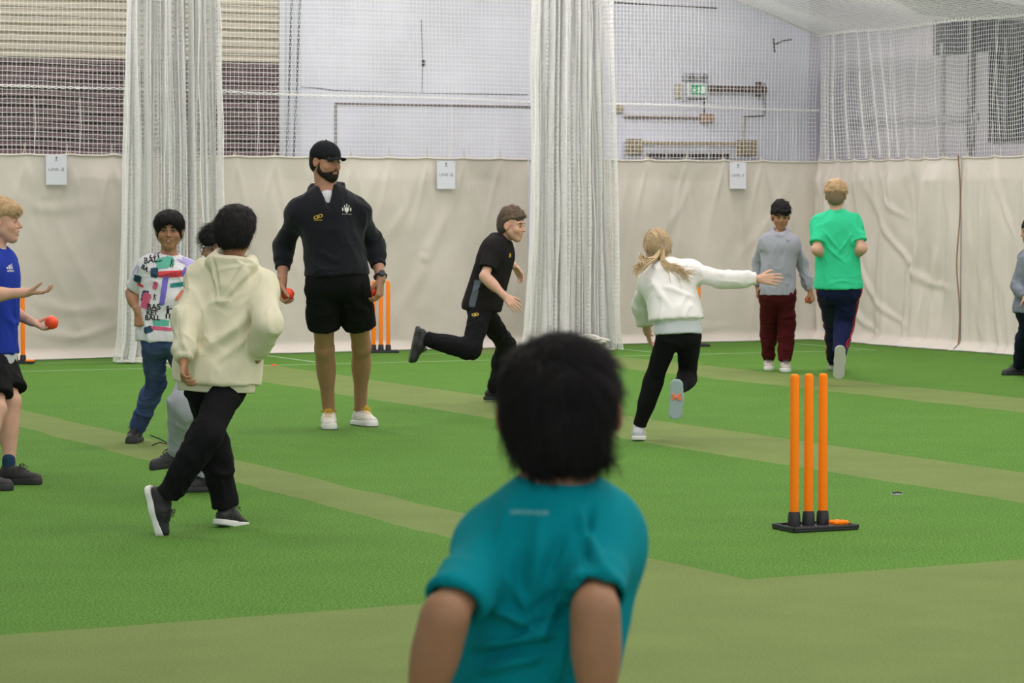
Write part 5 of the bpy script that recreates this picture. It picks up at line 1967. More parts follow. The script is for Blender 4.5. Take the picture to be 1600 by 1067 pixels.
    bar('pipe_bracket', 1092, 178, 1112, 192, .07, mat('copper_tan', (.45, .30, .20), .6, var=.2, vscale=20), 'copper coloured bracket at the right end of the brown pipe', 'bracket')
    u = bar('unit_heater', 973, 219, 1164, 251, .16, mat('heater_white', (.56, .58, .62), .55, var=.1), 'long wall heater with tan ends and dark vents above the canvas', 'heater')
    W2 = (on_back(1164, 219, ps)[0] - on_back(973, 219, ps)[0]) / 2
    MB().box((-W2, -.19, .06), (W2, -.12, .10), .01).build('top_rail', tan, u)
    for sx in (-1, 1):
        xx = sx * (W2 - .07) + (.04 if sx > 0 else 0)
        MB().box((xx - .09 - (.08 if sx > 0 else 0), -.20, -.06), (xx + .09, -.1, .125), .015).build('end_cap', mat('old_tan_dark', (.30, .25, .14), .7, var=.5, vscale=30), u)
    for i in range(4):
        a_ = -W2 + .22 + i * (2 * W2 - .5) / 4
        MB().box((a_, -.185, -.095), (a_ + (2 * W2 - .5) / 4 - .04, -.14, -.035)).build('vent', mat('vent_dark', (.035, .03, .03), .7), u, False)
    tag(strip('conduit', [(1163, 183), (1161, 219), (1166, 236)], .012, tan), 'tan conduit rising from the right end of the wall heater', 'conduit')
    bar('wall_bracket', 957, 164, 971, 176, .05, tan, 'small tan bracket on the back wall beside the middle net', 'bracket', .004)
    tag(strip('conduit', [(1208, 60), (1210, 82)], .010, dk), 'short dark conduit stub high on the back wall near the corner', 'conduit')
    tag(strip('cable', [(1210, 70), (1222, 64), (1236, 62)], .008, dk), 'short dark cable high on the back wall near the corner', 'cable')

    # ---- dark windows and post in the side wall
    def sbar(name, px0, py0, px1, py1, dep, m):
        p, q = on_side(px0, py0, WR), on_side(px1, py1, WR)
        y0, y1 = sorted((p[1], q[1]))
        z0, z1 = sorted((p[2], q[2]))
        return struct(name, MB().box((WR - dep, y0, z0), (WR - .001, y1, z1)), m)
    dw = mat('window_dark', (.035, .033, .05), .25)
    o = sbar('window_1', 1462, 32, 1680, 68, .03, dw)
    o = sbar('window_2', 1548, 69, 1680, 218, .025, dw)
    q = [on_side(px, py, WR) for px, py in ((1385, -8), (1500, -8), (1640, 16), (1640, 36), (1440, 22))]  # added slanted panel whose dark grey stands in for the dimly lit band
    n_ = len(q)
    b = MB().add([(WR - .04, p_[1], p_[2]) for p_ in q] + [(WR - .001, p_[1], p_[2]) for p_ in q], [tuple(range(n_)), tuple(range(2 * n_ - 1, n_ - 1, -1))] + [(i_, (i_ + 1) % n_, n_ + (i_ + 1) % n_, n_ + i_) for i_ in range(n_)])
    struct('trim_9', b, mat('dim_band_grey', (.20, .19, .22), .7))
    sbar('trim_5', 1519, 30, 1523, 300, .06, mat('post_dark', (.20, .19, .22), .6))
    sbar('trim_6', 1575, 60, 1578, 218, .05, mat('post_dark', (.20, .19, .22), .6))
    sbar('trim_7', 1330, 186, 1530, 188.5, .03, mat('rail_grey', (.38, .37, .41), .6))
    sbar('trim_8', 1474, 68, 1476, 300, .04, mat('rail_grey', (.38, .37, .41), .6))

    build_canvas()
    build_nets()
    build_signs()


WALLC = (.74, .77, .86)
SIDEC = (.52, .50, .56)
CANVASC = (.615, .57, .52)


def canvas_piece(p0, p1, out, label, seed, fold=.02, sag=.0, vfold=.0, kick=.10, seam=None, ties=(), arcs=(), conv=None):
    """hanging canvas from p0 to p1 (xy), 'out' is the unit vector towards the room"""
    p0, p1, out = V(*p0, 0), V(*p1, 0), V(*out, 0)
    L = np.linalg.norm(p1 - p0)
    d = (p1 - p0) / L
    nu, nv = int(L / .022), 100
    U, W = np.meshgrid(np.linspace(0, L, nu), np.linspace(0, 1, nv), indexing='ij')
    u, w = U.ravel(), W.ravel()
    z = w * CH
    q = np.stack([u * 1.1, z * .55, np.full_like(u, seed)], axis=1)
    dis = vnoise(q, seed) * fold * 1.6 + vnoise(q * 2.3 + 5, seed + 1) * fold * .7
    dq = np.stack([u * 3.2 + z * 1.6, z * .5 - u * .3, np.full_like(u, seed + 3)], axis=1)
    dis += ridge(dq, seed + 2) * fold * .28 * (1 - w * .3)
    if vfold:
        vq = np.stack([u * 3.0 + .5 * np.sin(z * 1.2 + u) + (1 - w) * .6 * vnoise(q, 9), z * .28, np.full_like(u, seed + 9)], axis=1)
        dis += ridge(vq, seed + 4) * vfold * (.35 + .65 * np.sin(np.clip(w, 0, 1) * 2.6) ** .8) + ridge(vq * V(2.1, 1, 1) + 4, seed + 8) * vfold * .35
    # small crumples
    dis += vnoise(np.stack([u * 9, z * 7, u * 0 + seed], axis=1), seed + 6) * .0022
    dis *= np.clip((1 - w) * 9, .15, 1)
    kk = np.clip((.10 - z) / .10, 0, 1) ** 1.5
    kick_n = kick * (.75 + .35 * vnoise(np.stack([u * 1.3, u * 0, u * 0 + seed], axis=1), 3))
    off = dis + .05 + kk * kick_n
    # long hanging folds
    for (pts, wd, am) in arcs:
        q2 = []
        for px, py in pts:
            g_ = conv(px, py)
            q2.append((np.dot(np.array([g_[0], g_[1], 0]) - p0, d), g_[2]))
        q2 = np.array(q2)
        tt = np.linspace(0, len(q2) - 1, 170)
        cu = np.stack([np.interp(tt, range(len(q2)), q2[:, 0]), np.interp(tt, range(len(q2)), q2[:, 1])], 1)
        for _ in range(260):
            cu[1:-1] = (cu[:-2] + cu[1:-1] * 2 + cu[2:]) / 4
        best = np.full(len(u), 9.0); bi = np.zeros(len(u))
        for i_, (cu_, cz_) in enumerate(cu):
            dd = (u - cu_) ** 2 + (z - cz_) ** 2
            m_ = dd < best
            best[m_] = dd[m_]; bi[m_] = i_
        fade = np.sin(np.clip((bi + 1) / 171, 0, 1) * math.pi) ** .8
        wd = wd * (1.0 + .5 * np.sin(bi / 23.0 + p0[1]) ** 2)
        off += am * .8 * np.exp(-best / wd ** 2) * fade - am * .5 * np.exp(-best / (wd * 2.6) ** 2) * fade
    end = np.clip(np.minimum(u, L - u) / .16, 0, 1)
    off = .05 + (off - .05 - kk * kick_n) * end + kk * kick_n
    # sagging top between the ties
    tz = 0
    if len(ties):
        near = np.min(np.abs(u[:, None] - np.array(ties)[None, :]), axis=1)
        pk = np.exp(-(near / .045) ** 2) * .016
        # creases fanning down from each tie
        for t in ties:
            for a in (-.55, .5):
                uu = t + a * (1 - w) * CH * .45
                off += .012 * np.exp(-((u - uu) / (.02 + .06 * (1 - w))) ** 2) * np.clip((w - .55) * 3, 0, 1) * np.clip((1 - w) * 12, 0, 1)
        tz = pk * np.clip((w - .96) * 30, 0, 1)
    zz = z - .006 * 0 + tz + .008
    zz = zz + np.clip(1 - kk, 0, 1) * 0
    v = p0[None, :] + d[None, :] * u[:, None] + out[None, :] * off[:, None]
    v[:, 2] = np.maximum(zz, .006)
    I = np.arange(nu * nv).reshape(nu, nv)
    F = np.stack([I[:-1, :-1], I[1:, :-1], I[1:, 1:], I[:-1, 1:]], axis=-1).reshape(-1, 4)
    n = np.cross(v[F[0, 1]] - v[F[0, 0]], v[F[0, 3]] - v[F[0, 0]])
    if np.dot(n, out) < 0:
        F = F[:, ::-1]
    m = mat('canvas', CANVASC, .85, bump=.12, bscale=500, var=.07, vscale=1.5)
    org = p0.copy()
    root = empty('canvas_screen', org)
    tag(root, label, 'canvas screen', 'canvas screens round the lanes')
    c = mesh_obj('canvas', v - org, F, m, root, True)
    # hem rolled round a rope at the top
    top = v.reshape(nu, nv, 3)[::4, -1] - org
    MB().tube(list(top), .013, 6).build('top_hem', m, root)
    bt = v.reshape(nu, nv, 3)[::3, 0] - org + V(0, 0, .006)
    MB().tube(list(bt + out * .004), .011, 6).build('skirt', mat('canvas_white', (.66, .63, .60), .8), root)
    for t in ties:
        i = min(nu - 1, int(t / L * (nu - 1)))
        a = v.reshape(nu, nv, 3)[i, -1] - org
        b = MB()
        b.tube([a + d * -.02 + V(0, 0, -.02), a + V(0, 0, .045), a + d * .02 + V(0, 0, -.02)], [.009, .005, .009], 6)
        b.tube([a + V(0, 0, .04), a + V(0, 0, .10)], .0035, 4)
        b.build('tie', mat('tie_cord', (.62, .58, .50), .8), root)
    return root


def build_canvas():
    o = (0, -1)
    canvas_piece((6.0, yb(6.0)), (8.92, yb(8.92)), o, 'beige canvas screen behind the LANE -3 sheet, left of the left net', 3, .02, conv=on_canvas, arcs=[([(125, 250), (112, 300), (100, 340)], .04, .012), ([(20, 300), (60, 330), (165, 318)], .05, .014), ([(50, 520), (120, 530), (188, 505)], .04, .022), ([(40, 470), (110, 488), (188, 478)], .05, .016), ([(188, 260), (176, 380), (180, 520)], .04, .02)], ties=(.35, .8, 1.23, 1.65, 2.1, 2.55))
    canvas_piece((8.94, yb(8.94)), (13.28, yb(13.28)), o, 'beige canvas screen between the two gathered nets, behind the LANE -2 sheet', 7, .026, conv=on_canvas, arcs=[([(395, 252), (430, 330), (440, 420)], .05, .014), ([(590, 258), (570, 310), (540, 380)], .045, .014), ([(651, 262), (630, 330), (580, 400)], .045, .014), ([(713, 262), (690, 350), (640, 430)], .05, .015), ([(772, 262), (790, 330), (812, 400)], .05, .018), ([(700, 330), (650, 440), (600, 520)], .06, .014), ([(812, 300), (800, 420), (806, 530)], .035, .02), ([(650, 395), (662, 408), (672, 400)], .03, .016)], ties=tuple(np.arange(.5, 4.3, .44)))
    canvas_piece((13.30, yb(13.30)), (17.04, yb(17.04)), o, 'beige canvas screen right of the middle net, behind the LANE -1 sheet', 12, .026, conv=on_canvas, arcs=[([(1240, 262), (1205, 340), (1130, 430)], .045, .016), ([(1010, 262), (1035, 330), (1050, 420)], .045, .014), ([(1090, 262), (1060, 330), (1000, 400)], .045, .014), ([(1200, 262), (1230, 360), (1262, 480)], .05, .016), ([(975, 500), (1060, 520), (1150, 505)], .04, .014), ([(1130, 262), (1160, 360), (1150, 470)], .05, .014)], ties=tuple(np.arange(.5, 3.5, .5)), vfold=.012)
    yq = on_side(1507, 400, XR)[1]
    o = (-1, 0)
    canvas_piece((XR, YB + .03), (XR, yq + .0), o, 'beige canvas screen hung in deep folds at the right corner', 21, .026, vfold=.06, conv=lambda px, py: on_side(px, py, XR), arcs=[([(1325, 256), (1342, 400), (1370, 470), (1440, 525)], .035, .045), ([(1346, 256), (1395, 370), (1445, 440), (1500, 455)], .04, .040), ([(1300, 290), (1318, 430), (1345, 500), (1405, 538)], .035, .045), ([(1378, 258), (1395, 320), (1425, 345)], .03, .03), ([(1462, 258), (1445, 400), (1405, 500)], .04, .035), ([(1492, 258), (1475, 400), (1435, 515)], .04, .035), ([(1420, 258), (1430, 330), (1428, 420)], .03, .03)], kick=.12, ties=tuple(np.arange(.15, YB - yq - .05, .36)))
    canvas_piece((XR, yq - .012), (XR, yq - 4.6), o, 'beige canvas screen at the far right, beyond the vertical seam', 27, .025, vfold=.05, conv=lambda px, py: on_side(px, py, XR), arcs=[([(1545, 258), (1542, 380), (1535, 520)], .035, .04), ([(1562, 258), (1580, 330), (1597, 380)], .03, .03), ([(1520, 300), (1526, 420), (1520, 530)], .03, .03)], kick=.10, ties=tuple(np.arange(.12, 4.5, .5)))
    # cord lacing the two side screens together
    x = XR - .085
    b = MB().tube([(x + .02 * math.sin(z * 5), yq - .015 + .004 * math.sin(z * 9), z) for z in np.linspace(.02, CH + .04, 24)], .008, 6)
    c = b.build('lacing_cord', mat('cord_brown', (.28, .18, .12), .8))
    tag(c, 'brown lacing cord down the seam between the two right hand canvas screens', 'cord')


def net_mesh(name, S, nu, nv, r, m, parent=None, tri=3, seed=1, jit=.0):
    """cords of a square-mesh net; S maps (i, j) grid arrays to points"""
    I, J = np.meshgrid(np.arange(nu), np.arange(nv), indexing='ij')
    P = S(I.astype(float), J.astype(float))          # nu,nv,3
    if jit:
        P = P + np.random.default_rng(seed).normal(0, jit, P.shape)
    out_v, out_f, base = [], [], 0
    for Q in (P, P.transpose(1, 0, 2)):
        a, b = Q.shape[:2]
        T = np.gradient(Q, axis=1)
        T /= np.linalg.norm(T, axis=2, keepdims=True) + 1e-9
        ref = np.array([.31, .87, .39])
        e = np.cross(T, ref); e /= np.linalg.norm(e, axis=2, keepdims=True) + 1e-9
        g = np.cross(T, e)
        ring = np.stack([Q + (e * math.cos(2 * math.pi * k / tri) + g * math.sin(2 * math.pi * k / tri)) * r for k in range(tri)], axis=2)
        out_v.append(ring.reshape(-1, 3))
        id_ = np.arange(a * b * tri).reshape(a, b, tri)
        for k in range(tri):
            l = (k + 1) % tri
            out_f.append(np.stack([id_[:, :-1, k], id_[:, :-1, l], id_[:, 1:, l], id_[:, 1:, k]], axis=-1).reshape(-1, 4) + base)
        base += a * b * tri
    return mesh_obj(name, np.concatenate(out_v), np.concatenate(out_f), m, parent, False)


CELL = .0455


def build_nets():
    nm = mat('net_cord', (.97, .97, .965), .8, spec=.2)
    nt = nm.node_tree
    tl = nt.nodes.new('ShaderNodeBsdfTranslucent'); tl.inputs[0].default_value = (.94, .94, .95, 1)
    ms = nt.nodes.new('ShaderNodeMixShader'); ms.inputs[0].default_value = .25
    nt.links.new(nt.nodes['Principled BSDF'].outputs[0], ms.inputs[1]); nt.links.new(tl.outputs[0], ms.inputs[2])
    nt.links.new(ms.outputs[0], nt.nodes['Material Output'].inputs[0])
    # --- back net
    x0, x1 = 6.0, XR - .02
    nu, nv = int((x1 - x0) / CELL), int((4.35 - CH) / CELL)
    root = empty('back_net', (x0, YB + .02, CH))
    tag(root, 'white square mesh net stretched above the back canvas screens', 'net')

    def zc(x):
        return 3.46 + .335 * (XR - x)

    def S(i, j):
        x = x0 + (x1 - x0) * i / (nu - 1)
        z = CH + .01 + j * CELL
        n1 = vnoise(np.stack([x.ravel() * .8, z.ravel() * .8, x.ravel() * 0], axis=1), 5).reshape(x.shape)
        n2 = vnoise(np.stack([x.ravel() * .8, z.ravel() * .8, x.ravel() * 0 + 5], axis=1), 6).reshape(x.shape)
        z = z + .02 * n1 + .012 * n2
        zt = np.minimum(z, zc(x))
        return np.stack([x + .02 * n2, yb(x) + .02 + .04 * n1, zt], axis=-1) - V(x0, YB + .02, CH)
    net_mesh('mesh_panel', S, nu, nv, (.0026), nm, root, jit=.0015)
    # twisted rope carrying the net above the canvas
    pts, pts2 = [], []
    zl = on_canvas(0, 133)[2]; zr = on_canvas(1280, 173)[2]
    xl, xr = 6.0, XR
    for i in range(520):
        t = i / 519
        x = xl + (xr - xl) * t
        z = zl + (zr - zl) * ((x - on_canvas(0, 133)[0]) / (XR - on_canvas(0, 133)[0]))
        a = i * .9
        pts.append((x - xl, yb(x) - YB - .03 + .010 * math.cos(a), z - CH + .010 * math.sin(a) + .006 * math.sin(x * 2.2)))
        pts2.append((x - xl, yb(x) - YB - .03 - .010 * math.cos(a), z - CH - .010 * math.sin(a) + .006 * math.sin(x * 2.2)))
    MB().tube(pts, .005, 5).tube(pts2, .0045, 5).build('support_rope', nm, root)
    # drop cords
    for px in (52, 123, 400, 702, 772, 1212, 1235, 1240):
        p = on_canvas(px, 200)
        dy = yb(p[0]) - YB - .04
        b = MB().tube([(p[0] - xl, dy, 0), (p[0] - xl + .02, dy, .3), (p[0] - xl + .01, dy, .58)], .003, 4)
        b.build('drop_cord', nm, root)

    # --- side net: gathered in the corner, open further on
    y1, y0 = YB - .10, 21.0
    nu, nv = 210, 33
    root = empty('side_net', (XR, YB, CH))
    tag(root, 'white square mesh net above the right canvas, bunched in the corner', 'net')
    Lu = nu * CELL

    def S2(i, j):
        s = i / (nu - 1)
        t = j / (nv - 1)                                # 0 at canvas, 1 at top
        # unrolled length packed tighter near the corner
        yy = y1 - (y1 - y0) * (s ** 1.35)
        pack = np.clip(1 - s * 2.6, 0, 1)
        wob = np.sin(s * 150 + 1.5 * np.sin(s * 20)) * .05 * pack + .02 * np.sin(s * 30)
        yy = yy - (1 - t) * .28 * np.exp(-((s - .22) / .12) ** 2)
        z = CH + .035 + t * (3.46 - CH - .035)
        n1 = vnoise(np.stack([s.ravel() * 12, z.ravel() * 1.5, s.ravel() * 0], axis=1), 15).reshape(s.shape)
        sag = .015 * np.sin(s * 60) * t * (1 - t) * 4 + .012 * n1
        return np.stack([XR - .01 - wob * .9 + .02 * n1, yy, z + sag], axis=-1) - V(XR, YB, CH)
    net_mesh('mesh_panel', S2, nu, nv, (.0026), nm, root, jit=.0015)
    pts, pts2 = [], []
    for i in range(420):
        t = i / 419
        y = YB - 7 * t
        a = i * .8
        rr = .010 + .008 * abs(math.sin(i * .21))
        pts.append((-.02 + rr * math.cos(a), y - YB, 3.465 - CH + rr * math.sin(a) + .01 * math.sin(y * 3)))
        pts2.append((-.02 - rr * math.cos(a), y - YB, 3.465 - CH - rr * math.sin(a) + .01 * math.sin(y * 3)))
    MB().tube(pts, .007, 5).tube(pts2, .007, 5).build('head_rope', nm, root)
    for (ta, tb) in ((1395, 1400), (1465, 1470), (1520, 1525), (1565, 1553), (1440, 1432), (1560, 1568)):
        p, q = on_side(ta, 40, XR), on_side(tb, 248, XR)
        MB().tube([(-.03, p[1] - YB, 3.45 - CH), (-.04, (p[1] + q[1]) / 2 - YB + .02, .7), (-.03, q[1] - YB, .02)], .003, 4).build('drop_cord', nm, root)

    # --- roof net, sagging between its ropes
    nu, nv = 112, 200
    root = empty('roof_net', (XR, YB, 3.46))
    tag(root, 'white roof net sagging under the ceiling at the upper right', 'net')

    def S3(i, j):
        x = XR - .02 - i * .0425
        y = yb(x) - j * .042
        sx = (XR - x)
        n1 = vnoise(np.stack([x.ravel() * .9, y.ravel() * .7, x.ravel() * 0], axis=1), 25).reshape(x.shape)
        z = 3.46 + .335 * sx
        edge = np.clip(sx / .8, 0, 1) * np.clip((YB - y) / .8, 0, 1)
        z = z + edge * (.03 * n1 - .05 * np.sin((YB - y) * 1.5 + sx * .7) ** 2)
        return np.stack([x, y, z], axis=-1) - V(XR, YB, 3.46)
    net_mesh('mesh_panel', S3, nu, nv, (.0026), nm, root, jit=.0015)
    pts = [(-i * .1, yb(XR - i * .1) - YB, .335 * i * .1 + .006 * math.sin(i * 1.7)) for i in range(52)]
    MB().tube(pts, .008, 6).build('edge_rope', nm, root)

    # --- gathered lane nets
    def column(cx, cy, w0, w1, label, seed, H=4.3, nfold=28, lean=0.0, dep=.30):
        root = empty('gathered_net', (cx, cy, 0))
        tag(root, label, 'net', 'lane dividing nets drawn back')
        unr = 16.5
        nu, nv = int(unr / CELL), int(H / CELL)
        rng = np.random.default_rng(seed)
        ph = np.cumsum(rng.uniform(.6, 1.4, nfold * 2 + 1)); ph = ph / ph[-1]
        amp = rng.uniform(.5, 1.0, nfold * 2 + 1)
        cen = rng.normal(0, .06, nfold * 2 + 1)

        def Sx(i, j):
            s = i / (nu - 1)
            t = j / (nv - 1)
            k = s * nfold * 2
            k0 = np.clip(np.floor(k).astype(int), 0, nfold * 2 - 1)
            fr = k - k0
            sgn = np.where(k0 % 2 == 0, 1.0, -1.0)
            a0, a1 = amp[k0], amp[k0 + 1]
            y = (sgn * a0 * (1 - fr) - sgn * a1 * fr) * dep * .5 + cen[k0]
            xx = (ph[k0] * (1 - fr) + ph[k0 + 1] * fr) - .5
            wd = w1 + (w0 - w1) * t ** .75
            wd = wd * (1 + .05 * np.exp(-((t) / .03) ** 2))
            n1 = vnoise(np.stack([s.ravel() * 26, t.ravel() * 2.5, s.ravel() * 0 + seed], axis=1), seed).reshape(s.shape)
            n2 = vnoise(np.stack([s.ravel() * 40, t.ravel() * 3.5, s.ravel() * 0 + seed], axis=1), seed + 2).reshape(s.shape)
            x = xx * wd + .03 * n1 + .01 * n2 + lean * t
            z = .02 + t * H + .02 * n2 * (t > .01)
            return np.stack([x, y * (1 - .25 * t) + .05 * n2, z], axis=-1)
        net_mesh('mesh_panel', Sx, nu, nv, .0040, nm, root, jit=.001)
        # foot rope lying in loops
        b = MB()
        for q in range(4):
            r_ = w1 * .5 * (.98 - .16 * q)
            pts = []
            for t in np.linspace(0, 2 * math.pi, 34, endpoint=False):
                pts.append((r_ * math.cos(t) * (1 + .05 * math.sin(3 * t + q)), dep * .55 * (1 - .12 * q) * math.sin(t) - .02 + .02 * math.sin(5 * t + q), .018 + .022 * q + .006 * math.sin(4 * t)))
            b.tube(pts, .016, 6, closed=True)
        b.build('foot_rope', mat('rope_offwhite', (.70, .69, .64), .8), root)
        b = MB()
        for xo in (-w1 * .48, -w1 * .1, w1 * .25, w1 * .47):
            k_ = w0 / w1
            pts = [(xo * (1 + (k_ - 1) * (z / H)) + lean * z / H + .008 * math.sin(z * 6 + xo), -dep * .45 + .02 * math.sin(z * 2.1 + xo * 9), z) for z in np.linspace(.03, H, 30)]
            b.tube(pts, .0055, 5)
        b.build('side_rope', nm, root)
        return root
    g = ground(272, 566)
    c1 = hall(g)
    column(c1[0], c1[1], .92, 1.15, 'white lane net gathered into a tall column behind the boy in the printed tee', 31, dep=.17)
    g = ground(890, 549)
    c2 = hall(g)
    column(c2[0], c2[1], .80, 1.05, 'white lane net gathered into a tall column in the middle of the hall', 47, dep=.18)
    # white rope heap at the foot of the middle net
    b = MB()
    rng = np.random.default_rng(2)
    for q in range(7):
        cx, cy = rng.uniform(-.25, .3), rng.uniform(-.12, .08)
        r_ = rng.uniform(.12, .26)
        pts = [(cx + r_ * math.cos(t) * 1.3, cy + r_ * .5 * math.sin(t), .03 + q * .022 + .02 * math.sin(2 * t + q)) for t in np.linspace(0, 2 * math.pi, 28, endpoint=False)]
        b.tube(pts, .017, 6, closed=True)
    o = b.build('rope_coil', mat('rope_offwhite', (.70, .69, .64), .8))
    o.location = hall(ground(905, 552))
    tag(o, 'heap of thick off-white rope on the turf at the foot of the middle net', 'rope')


def build_signs():
    pm = mat('laminated_sheet', (.70, .72, .80), .35)
    im = mat('print_grey', (.17, .18, .22), .6)
    for (n, px, py) in (('3', 88, 265), ('2', 697, 273), ('1', 1153, 274)):
        p = on_canvas(px, py, .115)
        o = MB().box((-.105, -.002, -.1485), (.105, .002, .1485)).build('lane_sheet', pm, None, False)
        o.location = p
        tag(o, 'white laminated sheet reading LANE -%s pinned to the canvas' % n, 'sign', 'lane number sheets')
        b = MB()
        for txt, dx, bold, size in (('LANE', -.030, 0, .043), ('-' + n, .058, .0012, .046)):
            v, f = text_shape(txt, size, bold)
            b.add([(x + dx, -.0035, z) for x, z in v], f)
        b.build('lane_lettering', im, o, False)
        # small emblem: a trophy-like crest over a bar
        e = MB()
        e.add([(-.010, -.0035, .128), (.010, -.0035, .128), (.006, -.0035, .105), (.003, -.0035, .095), (-.003, -.0035, .095), (-.006, -.0035, .105)], [tuple(range(6))])
        e.add([(-.016, -.0035, .090), (.016, -.0035, .090), (.016, -.0035, .084), (-.016, -.0035, .084)], [(0, 1, 2, 3)])
        e.build('crest', im, o, False)
        for sx in (-.09, .09):
            MB().sphere((sx, -.004, .138), .004, 8, 6).build('pin', mat('pin_grey', (.4, .4, .4), .4), o)
# ------------------------------------------------------------------ stumps, litter
def stumps(base_c, yaw, label, bails=None, bailstyle=False, group='sets of plastic cricket stumps'):
    """base_c in camera-yaw frame on the ground; yaw turns the row"""
    om = mat('stump_orange', (1.0, .235, .006), .55, spec=.15)
    bm = mat('stump_black', (.016, .016, .019), .5, bump=.2, bscale=150)
    root = empty('cricket_stumps', hall(base_c), -PHI + yaw)
    tag(root, label, 'cricket stumps', group)
    b = MB().box((-.175, -.105, 0), (.175, .105, .016), .006)
    b.box((-.175, -.105, .010), (.175, -.095, .026), .003).box((-.175, .095, .010), (.175, .105, .026), .003)
    b.box((-.175, -.105, .010), (-.165, .105, .026), .003).box((.165, -.105, .010), (.175, .105, .026), .003)
    b.build('base', bm, root)
    for x in (-.0765, 0, .0765):
        MB().lathe([(.030, 0), (.0305, .012), (.028, .055), (.026, .060), (.0255, .066), (.021, .067)], (x - .012, .045, .016), 24).build('stump_socket', bm, root)
        MB().lathe([(.0205, 0), (.0205, .652), (.019, .659), (.015, .664), (.008, .667)], (x - .012, .045, .06), 24).build('stump', om, root)
    if bailstyle:
        for s_ in (-1, 1):
            MB().lathe([(.004, -.055), (.0075, -.045), (.0085, -.02), (.006, 0), (.0085, .02), (.0075, .045), (.004, .055)], (0, 0, 0), 12, Matrix.Translation((s_ * .038 - .012, .045, .733)) @ Matrix.Rotation(R(90), 4, 'Y')).build('bail', om, root)
    return root


def loose_bails(p, yaw, label):
    om = mat('stump_orange', (1.0, .235, .006), .55, spec=.15)
    out = []
    for j, (dx, dy, dz, a) in enumerate(((0, 0, 0, 0), (.012, -.026, .0, .25))):
        b = MB().lathe([(.005, -.055), (.010, -.048), (.011, -.03), (.008, -.022), (.012, -.012), (.012, .012), (.008, .022), (.011, .03), (.010, .048), (.005, .055)], (0, 0, 0), 14, Matrix.Rotation(R(90), 4, 'Y'))
        o = b.build('bail', om)
        o.scale = (.72, 1.1, 1.1)
        c, s_ = math.cos(-PHI + yaw), math.sin(-PHI + yaw)
        h = hall(p)
        o.location = (h[0] + dx * c - dy * s_, h[1] + dx * s_ + dy * c, h[2] + dz)
        o.rotation_euler = (0, 0, -PHI + yaw + a)
        tag(o, label % ('rear' if j == 0 else 'front'), 'bail', 'loose orange bails')
        out.append(o)
    return out


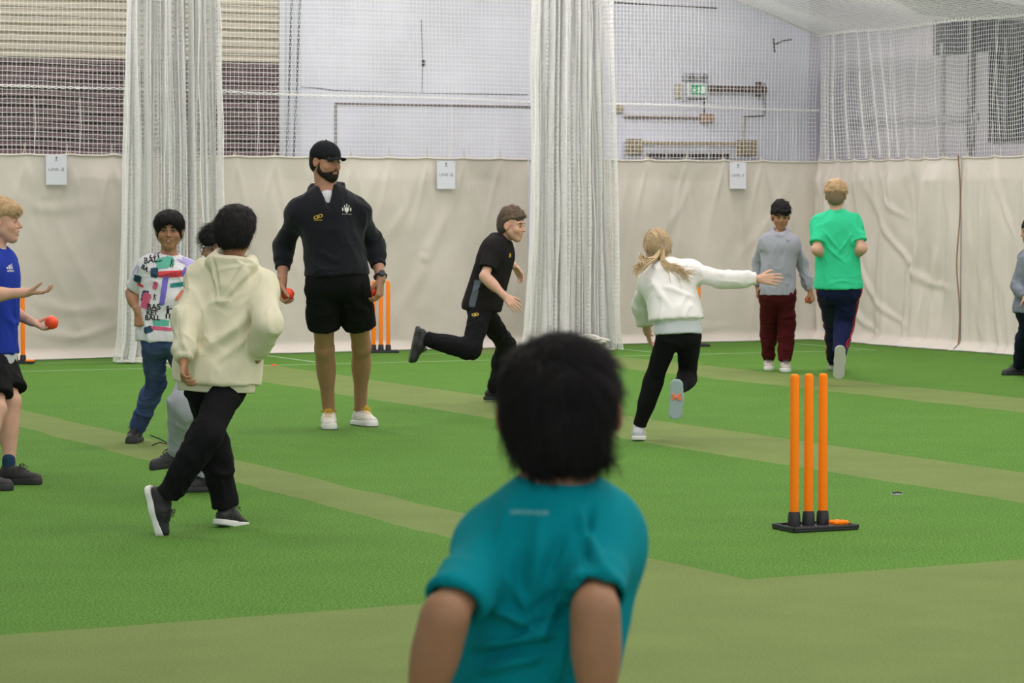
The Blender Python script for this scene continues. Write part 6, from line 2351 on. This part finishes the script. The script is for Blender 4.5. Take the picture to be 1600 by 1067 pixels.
def build_props():
    # near set: base corners measured on the turf
    c = (ground(1215, 824) + ground(1334, 830) + ground(1238, 834) + ground(1309, 820)) / 4
    stumps(c, R(24), 'orange plastic stumps on a black base, the nearest set, standing alone on open turf')
    a = R(24)
    p = c + V(.105 * math.cos(a) + .02 * math.sin(a), .105 * math.sin(a) - .02 * math.cos(a), .031)
    loose_bails(p, R(4), 'orange bail lying on the black base of the nearest stumps, the %s one of two')
    g = ground(597, 551)
    stumps(g, R(3), 'orange stumps with bails on top, behind the coach by the back canvas', bailstyle=True)
    g = ground(31, 568)
    stumps(g + V(-.04, 0, 0), R(2), 'orange stumps behind the boy in the blue shirt', bailstyle=False)
    loose_bails(g + V(.10, -.05, .031), R(0), 'orange bail lying on the base of the left hand stumps, the %s one of two')
    g = ground(1093, 541)
    stumps(g + V(-.07, 0, 0), R(3), 'orange stumps by the back canvas, partly hidden by the girl in white')
    # scraps on the turf
    o = MB().box((-.03, -.012, 0), (.025, .012, .010), .003).build('paper_scrap', mat('paper_white', (.7, .7, .72), .6))
    MB().tube([(-.028, -.014, .011), (.0, -.010, .014), (.022, -.013, .011)], .004, 5).build('dark_edge', mat('scrap_black', (.03, .03, .03), .6), o)
    o.location = hall(ground(1402, 773)); o.rotation_euler = (0, 0, -PHI)
    tag(o, 'small white and black scrap lying on the turf right of the nearest stumps', 'litter')
    o = MB().lathe([(.028, 0), (.03, .004), (.012, .012), (.004, .014)], (0, 0, 0), 16).build('marker_disc', mat('ball_orange', (.95, .075, .02), .42))
    o.location = hall(ground(428, 571))
    tag(o, 'tiny orange marker lying on the pale strip left of the coach', 'marker')


def build_lights():
    # rows of hall lamps under the roof
    i = 0
    for x in (3.0, 7.2, 11.0, 14.6):
        for y in (4, 10, 16, 22, 26.3):
            L = bpy.data.lights.new('hall_lamp', 'AREA')
            L.shape = 'RECTANGLE'
            L.size, L.size_y = .9, 2.6
            L.energy = LAMP
            L.color = (1.0, .90, .895)
            o = bpy.data.objects.new('hall_lamp', L)
            COL.objects.link(o)
            o.location = (x, y, min(roof_z(x) - .35, 6.2))
            i += 1
            U = bpy.data.lights.new('hall_lamp_upward', 'AREA')
            U.shape = 'RECTANGLE'
            U.size, U.size_y = .9, 2.6
            U.energy = LAMP * .45
            U.color = (1.0, .95, .94)
            u = bpy.data.objects.new('hall_lamp_upward', U)
            COL.objects.link(u)
            u.location = (x, y, o.location[2] + .02)
            u.rotation_euler = (math.pi, 0, 0)
    w = bpy.data.worlds.new('World')
    SC.world = w
    w.use_nodes = True
    bg = w.node_tree.nodes['Background']
    bg.inputs[0].default_value = (.92, .92, 1.0, 1)
    bg.inputs[1].default_value = WORLD
    cam = bpy.data.cameras.new('camera')
    co = bpy.data.objects.new('camera', cam)
    COL.objects.link(co)
    co.location = (0, 0, CAM_H)
    co.rotation_euler = (math.pi / 2 - TH, 0, -PHI)
    cam.sensor_width = 36
    cam.lens = F_PX / 1600 * 36
    cam.clip_end = 200
    cam.dof.use_dof = True
    cam.dof.focus_distance = 15.5
    cam.dof.aperture_fstop = 9.6
    SC.camera = co
    SC.view_settings.view_transform = 'Standard'
    SC.view_settings.look = 'None'
    SC.view_settings.gamma = 1
    SC.view_settings.use_curve_mapping = False
    SC.view_settings.exposure = EXPO
    SC.render.engine = 'CYCLES'
    SC.cycles.use_denoising = True
    SC.cycles.max_bounces = 8
    SC.cycles.diffuse_bounces = 5


LAMP, WORLD, EXPO = 66.0, 1.0, 0.47


build_hall()
build_props()
for person_builder in PEOPLE:
    person_builder()
build_lights()
